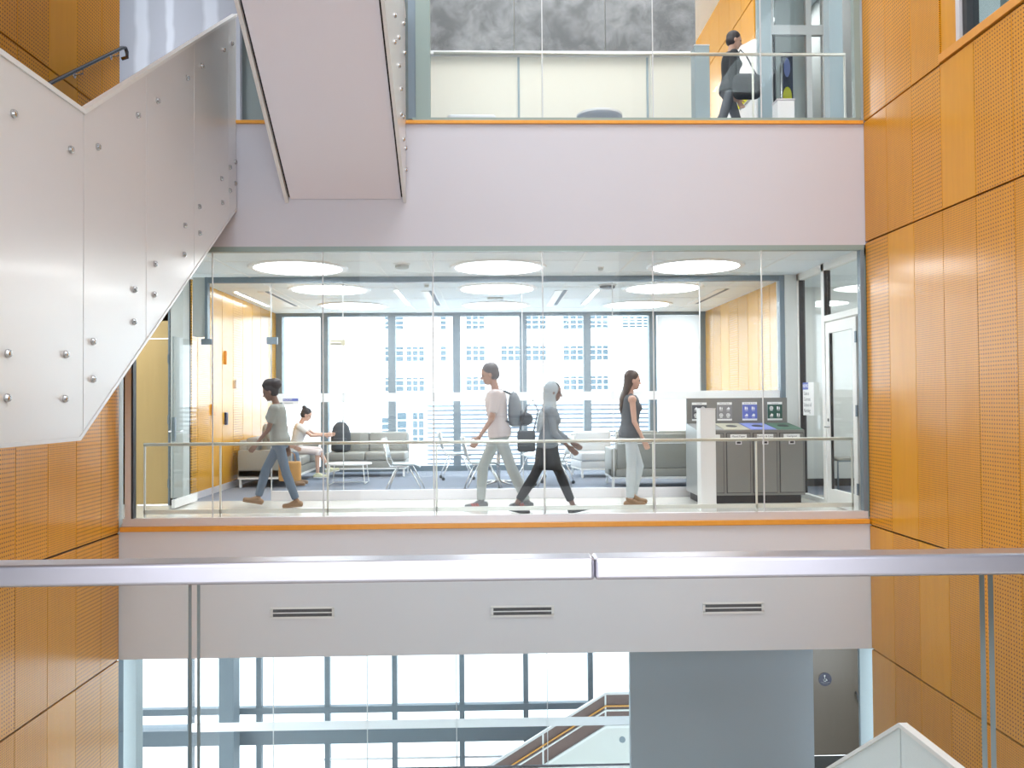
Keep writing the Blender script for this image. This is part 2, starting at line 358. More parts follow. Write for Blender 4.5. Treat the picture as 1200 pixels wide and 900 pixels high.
# roof with a skylight opening, solid rear wall
rf = MB()
rf.box(-4.6, 4.8, -6.4, -1.4, 12.6, 12.8).box(-4.6, 4.8, 7.8, 10.4, 12.6, 12.8).box(-4.6, -3.8, -1.4, 7.8, 12.6, 12.8).box(3.8, 4.8, -1.4, 7.8, 12.6, 12.8)
S('ceiling_atrium', rf, 'white')
S('wall_rear', MB().box(-4.6, 4.8, -6.5, -6.3, LOW-0.2, 12.8), 'plaster')
S('floor_atrium', MB().box(-4.6, 5.0, -6.3, 10.6, LOW-0.2, LOW), 'tile')
# near landing the photographer stands on
S('floor_near', MB().box(WXL, WX, -6.3, 1.62, -0.45, 0.0), 'tile')

# fascias (white slab edges) with orange sills
def vent(x0, x1, z0, z1, label):
    t = thing('slot_vent', label, 'vent', ((x0+x1)/2, 9.992, (z0+z1)/2), 0, 'slot vents in the lower white fascia')
    wd, h = (x1-x0)/2, (z1-z0)/2
    fr = MB().box(-wd-0.03, wd+0.03, -0.006, 0, h-0.012, h+0.02).box(-wd-0.03, wd+0.03, -0.006, 0, -h-0.02, -h+0.012).box(-wd, wd, -0.006, 0, -0.007, 0.007)
    fr.box(-wd-0.03, -wd, -0.006, 0, -h, h).box(wd, wd+0.03, -0.006, 0, -h, h)
    fr.build('frame', 'white', t)
    MB().box(-wd, wd, -0.007, 0, 0.007, h-0.004).build('slot', 'black', t)
    MB().box(-wd, wd, -0.007, 0, -h+0.004, -0.007).build('slot', 'black', t)
S('trim_1', MB().box(WXL-0.3, WX+0.3, 10.0, 10.4, -1.545, -0.075), 'plaster_low')
S('trim_2', MB().box(WXL-0.3, WX+0.3, 10.0, 10.4, 3.225, 4.665), 'plaster')
S('trim_3', MB().box(WXL+0.02, WX-0.01, 9.955, 10.10, -0.075, -0.018), 'sill', bevel=0.006)
S('trim_4', MB().box(WXL+0.02, WX-0.01, 9.965, 10.10, 4.665, 4.705), 'sill', bevel=0.005)
vent(-2.536, -1.858, -1.08, -0.985, 'double slot vent in the white fascia, the left one of three')
vent(0.013, 0.690, -1.095, -1.002, 'double slot vent in the white fascia, the middle one of three')
vent(2.495, 3.159, -1.09, -0.995, 'double slot vent in the white fascia, the right one of three')

# ------------------------------------------------------------------ middle level: floors, ceiling, walls
S('floor_corridor', MB().box(-8.0, WX+3.2, 10.1, 12.34, -0.35, 0.0), 'tile')
S('floor_lounge', MB().box(-4.9, WX+3.2, 12.34, FAR, -0.35, 0.0), 'carpet')
cl = struct('ceiling_middle')
MB().box(-8.0, WX+3.2, 10.1, FAR, 3.20, 3.42).build('ceiling_panel', 'ceiling', cl)
gl_ = MB()
for x in (-3.43, -1.47, -0.82, 1.167, 1.815, 3.75):
    gl_.box(x-0.012, x+0.012, 10.15, FAR-0.1, 3.194, 3.2)
for y in (10.9, 11.9, 12.9, 13.45, 14.9, 16.4):
    gl_.box(-4.3, 4.4, y-0.006, y+0.006, 3.196, 3.2)
gl_.build('ceiling_grid', 'ceiling_line', cl)
slab_edge = S('trim_5', MB().box(-4.9, WX+0.4, FAR-0.05, FAR+0.3, -0.75, -0.10), 'concrete')
S('trim_6', MB().box(-4.9, WX+0.4, FAR-0.05, FAR+0.3, 3.2, 4.7), 'white')
# slab between the levels, seen from the lower storey
S('ceiling_lower', MB().box(-7.8, 8.2, 10.4, FAR, -1.60, -1.52), 'ceiling')

def room_wall(name, x, side, y0, y1, z0, z1, rows):
    wl = struct(name); n = 0; y = y1
    MB().box(min(x, x+side*0.2), max(x, x+side*0.2), y0, y1, z0, z1).build('backing', 'seam', wl)
    while y > y0+0.2:
        ya = max(y-0.575, y0)
        MB().box(min(x-side*0.02, x), max(x-side*0.02, x), ya+0.007, y-0.007, z0+0.10, z1).build('wood_panel', rows[n % len(rows)]+'_gloss', wl, bevel=0.0015, seg=1)
        y = ya; n += 1
    MB().box(min(x-side*0.03, x), max(x-side*0.03, x), y0, y1, z0, z0+0.10).build('baseboard', 'lightframe', wl)
    return wl
wlounge = room_wall('wall_lounge_left', -4.34, -1, 12.45, FAR-0.05, 0, 3.2, [d, f, f, p, d, p, p, f])
room_wall('wall_lounge_right', 4.41, 1, 12.55, FAR-0.05, 0, 3.2, [d, f, p, d, f, p, d, f])
# small fittings on the left lounge wall
for (yy, zz, h, wdt, mk, lab) in ((13.35, 1.30, 0.17, 0.10, 'sill', 'small orange wall plate on the lounge wall, the lower nearer one'),
                             (14.0, 1.15, 0.20, 0.09, 'navy', 'small dark blue wall plate on the lounge wall'),
                             (14.0, 2.14, 0.22, 0.09, 'sill', 'small orange wall plate high on the lounge wall'),
                             (14.55, 1.72, 0.14, 0.07, 'lightframe', 'small grey wall plate on the lounge wall')):
    o = MB().box(-4.32, -4.285, yy-wdt/2, yy+wdt/2, zz-h/2, zz+h/2).build('wall_plate', mk, bevel=0.004)
    tag(o, lab, 'wall plate')

# left end of the corridor: maple door in a grey wall, black base
S('wall_corridor_left', MB().box(-8.0, -4.97, 11.95, 12.15, 0, 3.2).box(-4.97, -4.43, 11.95, 12.15, 2.55, 3.2).box(-4.43, -4.25, 11.90, 12.15, 0, 3.2).box(-4.25, -4.06, 12.28, 12.42, 2.36, 3.2), 'greywall')
D1 = struct('door_1')
MB().box(-5.50, -4.455, 11.95, 11.99, 0.01, 2.30).build('door_leaf', 'door_wood', D1, bevel=0.003)
MB().box(-5.50, -4.455, 11.95, 11.99, 2.31, 2.9).build('transom_panel', 'door_wood', D1, bevel=0.003)
MB().box(-4.455, -4.42, 11.90, 11.99, 0, 2.95).build('door_frame', 'frame', D1)
for z in (0.3, 1.18, 2.02): MB().tube([(-4.45, 11.90, z-0.06), (-4.45, 11.90, z+0.06)], 0.013).build('hinge', 'frame', D1)
S('baseboard_corridor', MB().box(-4.42, -4.25, 11.885, 11.90, 0, 0.10), 'black')
S('wall_corridor_end', MB().box(-8.1, -8.0, 10.0, 12.2, 0, 3.2), 'greywall')
S('wall_corridor_side', MB().box(-8.0, WXL-0.02, 10.0, 10.15, -0.2, 3.3), 'greywall')

# open glass door leaf
W2 = struct('window_2')
G = thing('glass_door', 'open frameless glass door leaf beside the maple door', 'door', (-4.09, 12.26, 0), 0)
MB().box(-0.11, -0.098, -0.88, 0.0, 0.13, 2.29, 0).build('glass_leaf', 'glass', G)
MB().box(-0.125, -0.083, -0.88, 0.0, 0.02, 0.13).build('bottom_rail', 'white', G, bevel=0.003)
MB().box(-0.125, -0.083, -0.88, -0.82, 0.90, 1.22).build('lock_plate', 'frame', G, bevel=0.003)
MB().tube([(-0.083, -0.85, 1.03), (-0.03, -0.85, 1.03), (-0.03, -0.72, 1.03)], 0.010).build('lever_handle', 'chrome', G)
MB().tube([(-0.125, -0.85, 1.03), (-0.17, -0.85, 1.03), (-0.17, -0.72, 1.03)], 0.010).build('lever_handle', 'chrome', G)
MB().tube([(-0.104, -0.88, 0.14), (-0.104, -0.88, 2.29)], 0.006).build('edge', 'edge', G)

# inner glass partition
IY = 12.30
ij = [-3.14, -2.115, -0.83, 0.46, 1.77, 3.04, 4.20]
for i in range(6):
    MB().box(ij[i]+0.006, ij[i+1]-0.006, IY-0.006, IY+0.006, 0.15, 3.12).build('pane', 'glass', W2)
    MB().box(ij[i]-0.006, ij[i]+0.006, IY-0.008, IY+0.008, 0.15, 3.12).build('joint', 'joint', W2)
MB().box(-4.05, -3.16, IY-0.006, IY+0.006, 2.34, 3.12).build('pane', 'glass', W2)
MB().box(-4.05, 4.25, IY-0.04, IY+0.04, 3.12, 3.2).build('head_rail', 'frame', W2)
MB().box(-3.14, 4.2, IY-0.03, IY+0.03, 0.0, 0.14).build('bottom_rail', 'lightframe', W2, bevel=0.002)
MB().box(-3.20, 4.2, IY-0.0095, IY-0.0065, 1.405, 1.53).build('frosted_band', 'frit', W2)
MB().box(-3.20, -3.05, IY-0.025, IY+0.025, 2.24, 2.34).build('patch_fitting', 'frame', W2)
MB().box(-4.13, -3.98, IY-0.025, IY+0.025, 2.24, 2.32).build('patch_fitting', 'frame', W2)
MB().box(-4.07, -4.03, IY-0.05, IY+0.05, 2.32, 3.2).build('jamb', 'frame', W2)
S('wall_partition_end', MB().box(4.27, 4.47, 12.22, 12.6, 0, 3.2), 'palewall')
MB().box(4.20, 4.27, IY-0.05, IY+0.05, 0, 3.2).build('jamb', 'frame', W2)
for (x0, z0, x1, z1, top, bot, lab) in ((-2.97, 1.37, -2.755, 1.46, 'blue', 'lidgrey', 'small blue-topped room sign stuck on the glass partition'),
                                 (-2.30, 2.215, -2.08, 2.30, 'tan', 'tan', 'small tan notice high on the glass partition')):
    t = thing('glass_sign', lab, 'sign', ((x0+x1)/2, IY-0.012, (z0+z1)/2), 0)
    wd, h = (x1-x0)/2, (z1-z0)/2
    MB().box(-wd, wd, -0.004, 0, -h, h).build('plate', 'paper' if top == 'blue' else 'tan', t)
    if top == 'blue':
        MB().box(-wd, wd, -0.006, -0.004, 0.2*h, h).build('header', 'blue', t)
        text('ROOM', 0.04, 'paper', (-0.04, -0.0065, 0.6*h), (PI/2, 0, 0), t)
        MB().box(-wd*0.8, wd*0.3, -0.006, -0.004, -0.5*h, -0.35*h).build('text_line', 'greyink', t)
    else:
        MB().box(-wd*0.9, wd*0.4, -0.006, -0.004, -0.1*h, 0.2*h).build('text_line', 'paper', t)
        MB().box(-wd*0.9, wd*0.5, -0.006, -0.004, -0.6*h, -0.3*h).build('text_line', 'lidgrey', t)

# curtain wall of the lounge
WN = struct('window_4')
for x in (-4.26, -3.355, -1.997, -0.686, 0.664, 1.97, 3.31, 4.33):
    wd = 0.075 if abs(x) < 4 else 0.06
    MB().box(x-wd, x+wd, FAR-0.06, FAR+0.14, -0.07, 3.2).build('mullion', 'frame', WN)
MB().box(-4.34, 4.41, FAR-0.08, FAR+0.1, -0.0, 0.11).build('bottom_rail', 'frame', WN)
MB().box(-4.34, 4.41, FAR-0.08, FAR+0.1, 3.13, 3.2).build('head_rail', 'frame', WN)
MB().box(-4.34, 4.41, FAR+0.02, FAR+0.03, 0.1, 3.14).build('pane', 'glass_outer', WN)
MB().box(-4.338, -4.322, FAR-0.085, FAR-0.06, 0.1, 3.15).build('blind_edge', 'sill', WN)
MB().box(4.392, 4.408, FAR-0.085, FAR-0.06, 0.1, 3.15).build('blind_edge', 'sill', WN)
# roller blind on the rightmost bay
o = MB().box(3.39, 4.25, FAR-0.10, FAR-0.09, 0.12, 3.12).build('roller_blind', 'blind')
tag(o, 'white roller blind lowered over the far right window bay', 'blind')

# ceiling discs
proto = None
rows3 = [(11.40, ('nearest', )), (13.60, ('middle', )), (15.93, ('farthest', ))]
for (y, (rw,)) in rows3:
    for x, cn in ((-2.55, 'left'), (0.11, 'centre'), (2.77, 'right')):
        lab = 'round flush ceiling light, %s row from the atrium, %s of three' % (rw, cn)
        if proto is None:
            proto = thing('ceiling_light', lab, 'ceiling light', (x, y, 3.2), 0, 'round ceiling lights over corridor and lounge')
            MB().lathe([(0.57, -0.012), (0.57, 0.0)], seg=48).build('diffuser', 'disc', proto)
            MB().rings([[(r*math.cos(2*PI*j/48), r*math.sin(2*PI*j/48), z) for j in range(48)] for r, z in ((0.575, 0), (0.575, -0.02), (0.64, -0.02), (0.655, 0))], cap=False).build('trim_ring', 'white', proto)
        else: dup(proto, (x, y, 3.2), 0, lab)
# slot diffusers, detectors, sprinklers
pr = None
for i, (x, y, lab) in enumerate(((-3.60, 14.9, 'leftmost'), (-0.96, 14.9, 'second from left'), (1.22, 14.9, 'third from left'), (3.85, 14.8, 'rightmost'))):
    t = thing('slot_diffuser', 'dark linear air slot in the lounge ceiling, %s' % lab, 'air vent', (x, y, 3.2), 0, 'air slots in the lounge ceiling')
    MB().box(-0.035, 0.035, -1.05, 1.05, -0.008, 0).build('slot', 'louvregap', t)
    MB().box(-0.16, -0.035, -1.05, 1.05, -0.012, 0).box(0.035, 0.05, -1.05, 1.05, -0.012, 0).build('frame', 'white', t)
for i, (x, y, lab) in enumerate(((-4.11, 14.9, 'leftmost'), (-1.51, 14.8, 'middle'), (1.74, 14.8, 'right'))):
    t = thing('linear_light', 'narrow white linear ceiling strip in the lounge, %s of three' % lab, 'ceiling light', (x, y, 3.2), 0, 'linear strips in the lounge ceiling')
    MB().box(-0.03, 0.03, -1.0, 1.0, -0.010, 0).build('lens', 'disc', t)
    MB().box(-0.06, -0.03, -1.0, 1.0, -0.014, 0).box(0.03, 0.06, -1.0, 1.0, -0.014, 0).build('housing', 'white', t)
def detector(x, y, r, nm, lab, mk='greywall', h=0.07):
    t = thing(nm, lab, 'detector', (x, y, 3.2))
    MB().lathe([(r*1.25, 0), (r*1.25, -h*0.25), (r*1.1, -h*0.3)], seg=20).build('base', 'white', t, smooth=False)
    MB().lathe([(r, -h*0.3), (r, -h*0.8), (r*0.6, -h)], seg=20).build('sensor', mk, t, smooth=False)
detector(-1.146, 11.12, 0.09, 'smoke_detector', 'grey smoke detector on the corridor ceiling behind the first glass')
detector(1.834, 13.24, 0.12, 'speaker_dome', 'dark round ceiling dome over the right part of the lounge', 'signdark', 0.06)
detector(1.496, 11.45, 0.035, 'sprinkler', 'tiny sprinkler on the corridor ceiling right of the middle light', 'greywall', 0.05)
detector(-0.97, 13.07, 0.035, 'sprinkler', 'tiny sprinkler on the lounge ceiling left of the middle light', 'greywall', 0.05)
o = MB().box(-0.05, 0.23, 14.75, 14.95, 3.17, 3.2).build('exit_fixture', 'greywall', bevel=0.01); tag(o, 'small grey ceiling fixture between the two far middle lights', 'ceiling fixture')

# ------------------------------------------------------------------ middle level: front glazing, handrail
W1 = struct('window_1')
fj = [-4.155, -3.242, -1.96, -0.669, 0.621, 1.928, 3.224, 4.40]
for i in range(7):
    MB().box(fj[i]+0.005, fj[i+1]-0.005, 10.03, 10.042, 0.07, 3.17).build('pane', 'glass', W1)
for x in fj[1:-1]: MB().box(x-0.006, x+0.006, 10.028, 10.044, 0.07, 3.17).build('joint', 'joint', W1)
MB().box(-4.265, 4.45, 10.0, 10.08, -0.018, 0.072).build('bottom_rail', 'lightframe', W1, bevel=0.002)
MB().box(-4.28, 4.45, 10.0, 10.08, 3.165, 3.225).build('head_rail', 'tealframe', W1)
MB().box(-4.235, -4.165, 9.99, 10.10, 0.07, 3.17).build('jamb', 'lightframe', W1)
MB().box(-4.165, -4.145, 10.0, 10.09, 0.07, 3.17).build('gasket', 'black', W1)
MB().box(4.40, 4.445, 10.0, 10.09, 0.07, 3.17).build('jamb', 'frame', W1)

def handrail(label, y, z, x0, x1, posts, base, lower=True):
    t = thing('handrail', label, 'handrail', (x0, y, base))
    MB().tube([(0, 0, z-base), (x1-x0, 0, z-base)], 0.020, 12).build('top_rail', 'rail', t, smooth=True)
    if lower: MB().box(0, x1-x0, -0.012, 0.012, 0.09, 0.14).build('lower_rail', 'rail', t)
    for p_ in posts:
        MB().box(p_-x0-0.010, p_-x0+0.010, -0.012, 0.012, 0, z-base-0.02).build('post', 'rail', t, bevel=0.002)
    return t
handrail('satin steel handrail on thin posts behind the middle level glazing', 10.25, 0.915, -4.12, 4.38, [-4.11, -3.22, -1.95, -0.655, 0.64, 1.95, 3.20, 4.37], 0.0)

# white pedestal
def pedestal(z, label, x=2.62, h=1.28, mk='white'):
    t = thing('pedestal', label, 'pedestal', (x, 10.62, z))
    MB().box(0, 0.19, 0, 0.20, 0, h).build('column', mk, t, bevel=0.004)
    MB().box(-0.003, 0.193, -0.003, 0.203, h, h+0.012).build('top_plate', 'lightframe', t)
pedestal(0, 'white rectangular pedestal standing in front of the grey recycling station')
pedestal(UP, 'pale blue-grey pedestal on the upper level beside the blackboard', 2.60, 1.12, 'bluegrey')

# ------------------------------------------------------------------ recycling station
B = thing('recycling_station', 'dark grey four-bin recycling cabinet with sign board beside the glass door', 'recycling station', (2.78, 11.40, 0))
MB().prism([(0.0, 0.11), (0.0, 0.985), (0.62, 1.06), (0.70, 1.06), (0.70, 0.11)], 'X', 0, 1.44).build('cabinet', 'bin', B, bevel=0.004)
MB().prism([(0.0, 0.11), (0.0, 0.985), (0.62, 1.06), (0.70, 1.06), (0.70, 0.11)], 'X', -0.006, 0.0).build('side_panel', 'bin_side', B)
MB().box(0.04, 1.40, 0.05, 0.66, 0.0, 0.11).build('toe_kick', 'black', B)
MB().box(0, 1.44, 0.66, 0.70, 1.06, 1.42).build('back_board', 'bin', B, bevel=0.003)
cols = [('signdark', 'lidgrey', 'Landfill'), ('signgrey', 'lidbeige', 'Mixed Paper'), ('blue', 'lidblue', 'Bottles & Cans'), ('green', 'lidgreen', 'Compost')]
cw = 0.36
sl = (1.06-0.985)/0.62
for i, (sg, ld, tx) in enumerate(cols):
    x0 = i*cw
    MB().box(x0+0.017, x0+cw-0.017, -0.004, 0.0, 0.142, 0.948).build('door_gap', 'black', B)
    dr = MB().box(x0+0.025, x0+cw-0.025, -0.016, 0.0, 0.15, 0.94).build('door', 'bin', B, bevel=0.004)
    MB().box(x0+0.07, x0+cw-0.07, -0.019, -0.016, 0.875, 0.93).build('label_plate', 'paper', dr)
    text(tx, 0.036, 'ink', (x0+cw/2, -0.0195, 0.902), (PI/2, 0, 0), dr)
    MB().box(x0+cw/2-0.04, x0+cw/2+0.04, -0.022, -0.016, 0.795, 0.845).build('latch_plate', 'lightframe', dr)
    MB().box(x0+cw/2-0.027, x0+cw/2+0.027, -0.024, -0.022, 0.805, 0.833).build('latch_slot', 'black', dr)
    ya, yb = 0.03, 0.60
    za, zb = 0.985+sl*ya+0.001, 0.985+sl*yb+0.001
    x1 = x0+cw-0.01; xx = x0+0.01
    lid = MB().add([(xx, ya, za), (x1, ya, za), (x1, yb, zb), (xx, yb, zb), (xx, ya, za+0.006), (x1, ya, za+0.006), (x1, yb, zb+0.006), (xx, yb, zb+0.006)],
             [(0, 3, 2, 1), (4, 5, 6, 7), (0, 1, 5, 4), (1, 2, 6, 5), (2, 3, 7, 6), (3, 0, 4, 7)]).build('lid', ld, B)
    cx = x0+cw/2; hy0, hy1 = 0.22, 0.42
    zz = lambda y: 0.985+sl*y+0.009
    hole = MB(); n = 16
    pts = [(cx+0.075*math.cos(2*PI*j/n), 0.32+0.10*math.sin(2*PI*j/n)) for j in range(n)]
    hole.add([(q[0], q[1], zz(q[1])) for q in pts]+[(q[0], q[1], zz(q[1])-0.003) for q in pts], [tuple(range(n)), tuple(range(n, 2*n))[::-1]]+[(j, n+j, n+(j+1) % n, (j+1) % n) for j in range(n)])
    hole.build('opening', 'black', lid)
    sgn = MB().box(x0+0.075, x0+cw-0.075, 0.652, 0.66, 1.10, 1.36).build('sign_card', 'paper', B)
    MB().box(x0+0.075, x0+cw-0.075, 0.650, 0.652, 1.125, 1.325).build('sign_field', sg, sgn)
    text(tx, 0.028, 'greyink', (cx, 0.6515, 1.3425), (PI/2, 0, 0), sgn)
    random.seed(i+3)
    for a in (-1, 1):
        for b_ in (-1, 1):
            ox, oz = cx+a*0.05, 1.225+b_*0.048; ic = MB()
            n = 10; kk = random.choice([0, 1, 2])
            if kk == 0:
                ro, ri = 0.028, 0.018
                vs = [(ox+r*math.cos(2*PI*j/n), 0.6495, oz+r*math.sin(2*PI*j/n)) for r in (ro, ri) for j in range(n)]
                ic.add(vs, [(j, (j+1) % n, n+(j+1) % n, n+j) for j in range(n)])
                ic.box(ox-0.01, ox+0.012, 0.649, 0.650, oz-0.008, oz+0.01)
            elif kk == 1:
                ic.box(ox-0.022, ox-0.002, 0.649, 0.650, oz-0.02, oz+0.022).box(ox+0.006, ox+0.02, 0.649, 0.650, oz-0.02, oz+0.01).box(ox+0.01, ox+0.016, 0.649, 0.650, oz+0.01, oz+0.022)
            else:
                ic.prism([(ox-0.025, oz-0.015), (ox+0.02, oz-0.02), (ox+0.026, oz+0.004), (ox+0.004, oz+0.022), (ox-0.01, oz+0.004)], 'Y', 0.649, 0.650)
            ic.box(ox-0.022, ox+0.022, 0.649, 0.650, oz-0.036, oz-0.031)
            ic.build('pictogram', 'paper', sgn)

# ------------------------------------------------------------------ storefront at the right end of the corridor (plane X = WX)
D2 = struct('door_2')
X0, X1 = WX-0.03, WX+0.05
def fr(y0, y1, z0, z1, nm='frame', k='whiteframe', parent=D2, a=X0, b=X1): return MB().box(a, b, y0, y1, z0, z1).build(nm, k, parent, bevel=0.003 if k != 'black' else 0)
fr(12.12, 12.20, 0, 3.2); fr(12.09, 12.12, 0.03, 3.12, 'gasket', 'black')
fr(11.20, 11.30, 0, 3.2); fr(11.17, 11.20, 2.5, 3.10, 'gasket', 'black')
fr(10.02, 10.12, 0, 3.2, k='tealframe'); fr(10.12, 10.15, 0.02, 3.1, 'gasket', 'black')
fr(10.02, 12.2, 3.10, 3.2); fr(10.12, 11.2, 2.42, 2.50); fr(11.3, 12.12, 0, 0.06)
fr(11.3, 12.1, 0.06, 3.1, 'pane', 'glass', a=WX, b=WX+0.01); fr(10.15, 11.17, 2.5, 3.1, 'pane', 'glass', a=WX, b=WX+0.01)
dl = MB().box(WX-0.02, WX+0.03, 11.08, 11.19, 0.01, 2.40).box(WX-0.02, WX+0.03, 10.25, 10.36, 0.01, 2.40).box(WX-0.02, WX+0.03, 10.36, 11.08, 0.01, 0.22).box(WX-0.02, WX+0.03, 10.36, 11.08, 2.26, 2.40).build('door_leaf', 'whiteframe', D2)
MB().box(WX, WX+0.01, 10.36, 11.08, 0.22, 2.26).build('door_pane', 'glass', dl)
MB().box(WX-0.01, WX+0.02, 11.06, 11.08, 0.22, 2.26).build('gasket', 'black', dl)
MB().tube([(WX-0.02, 11.13, 1.03), (WX-0.07, 11.13, 1.03), (WX-0.07, 10.98, 1.03)], 0.009).build('lever_handle', 'chrome', dl)
MB().box(WX-0.024, WX-0.02, 11.11, 11.15, 1.10, 1.14).build('lock_cylinder', 'caster', dl)
for z in (0.30, 1.25, 2.15): MB().box(WX-0.035, WX-0.02, 10.22, 10.26, z-0.07, z+0.07).build('hinge', 'frame', dl)
s_ = thing('glass_sign', 'white school of nursing notice with blue header on the side glass', 'sign', (WX-0.035, 11.78, 1.40))
MB().box(-0.004, 0, -0.20, 0.20, -0.23, 0.23).build('plate', 'paper', s_)
MB().box(-0.006, -0.004, 0.0, 0.20, 0.13, 0.23).build('header', 'blue', s_)
text('NEWS', 0.07, 'paper', (-0.0065, 0.10, 0.18), (PI/2, 0, -PI/2), s_)
for k, tx in enumerate(('Gain a', 'Current', 'School of', 'Nursing')):
    text(tx, 0.075, 'greyink', (-0.005, 0.17, 0.075-0.08*k), (PI/2, 0, -PI/2), s_, align='LEFT')
# room beyond the storefront
S('wall_side_office', MB().box(WX+3.1, WX+3.2, 10.0, 14.0, 0, 3.2).box(WX+0.25, WX+3.1, 13.6, 13.7, 0, 3.2).box(WX+0.25, WX+3.1, 10.0, 10.1, 0, 3.2), 'palewall')
S('baseboard_office', MB().box(WX+3.08, WX+3.1, 10.1, 13.6, 0, 0.12).box(WX+0.25, WX+3.1, 13.58, 13.6, 0, 0.12), 'black')

# ------------------------------------------------------------------ sofas, chairs, tables
def cush(x0, x1, y0, y1, z0, z1, nm, k, parent, bev=0.035):
    o = MB().box(x0, x1, y0, y1, z0, z1).build(nm, k, parent, bevel=bev, seg=3, smooth=True); return o
def sofa(name, label, loc, rz, width, seats, depth=0.82, arm=True, group=None, mk='sofa', backh=0.82):
    """local: faces -y, width along x"""
    t = thing(name, label, 'sofa' if seats > 1 else 'armchair', loc, rz, group)
    h = width/2
    MB().box(-h, h, 0, depth, 0.14, 0.17).build('base_frame', 'white', t)
    for x in (-h+0.03, h-0.03):
        for y in (0.04, depth-0.04): MB().box(x-0.018, x+0.018, y-0.018, y+0.018, 0, 0.14).build('leg', 'white', t)
    a = 0.09 if arm else 0.0
    cush(-h, h, 0.02, depth, 0.17, 0.30, 'seat_base', mk, t, 0.015)
    if arm:
        cush(-h, -h+a, 0.0, depth, 0.17, 0.62, 'armrest', mk, t, 0.02); cush(h-a, h, 0.0, depth, 0.17, 0.62, 'armrest', mk, t, 0.02)
    cush(-h+a, h-a, depth-0.12, depth, 0.30, backh-0.04, 'back_frame', mk, t, 0.02)
    wdt = (2*h-2*a)/seats
    for i in range(seats):
        x0 = -h+a+i*wdt
        cush(x0+0.004, x0+wdt-0.004, 0.0, depth-0.14, 0.30, 0.46, 'seat_cushion', mk, t)
        cush(x0+0.006, x0+wdt-0.006, depth-0.30, depth-0.11, 0.45, backh, 'back_cushion', mk, t)
    return t
SA = sofa('sofa', 'grey boxy sofa along the orange wood wall with two people sitting', (-3.30+0.0, 15.35, 0), PI/2, 2.3, 3, depth=0.88)
sofa('sofa', 'grey two-seat sofa below the windows with a backpack on it', (-2.36, 16.05, 0), 0, 1.50, 2, depth=0.84, arm=False)
sofa('armchair', 'light grey armchair beside the striped window screen', (1.98, 15.45, 0), 0.15, 0.72, 1, depth=0.80, arm=False, mk='sofalight')
SCc = sofa('sofa', 'grey-green sofa turned its back to the glass, beside the recycling cabinet', (3.05, 14.45, 0), PI, 2.25, 3, depth=0.80, backh=0.90)

MB().box(-1.02, 1.02, 0.795, 0.806, 0.70, 0.715).build('piping', 'white', SCc)
def coffee_table(loc, label):
    t = thing('coffee_table', label, 'table', loc)
    MB().rings([[(0.40*math.cos(2*PI*j/32), 0.32*math.sin(2*PI*j/32), z) for j in range(32)] for z in (0.335, 0.36)]).build('table_top', 'white', t, bevel=0.004)
    for s in (-1, 1):
        MB().tube([(s*0.28, -0.22, 0.335), (s*0.31, -0.24, 0.02), (s*0.29, -0.20, 0.008), (s*0.29, 0.20, 0.008), (s*0.31, 0.24, 0.02), (s*0.28, 0.22, 0.335)], 0.008).build('leg', 'white', t, smooth=True)
    MB().tube([(-0.29, 0.20, 0.012), (0.29, 0.20, 0.012)], 0.007).build('stretcher', 'white', t)
coffee_table((-2.45, 14.75, 0), 'low white oval coffee table with wire sled legs')

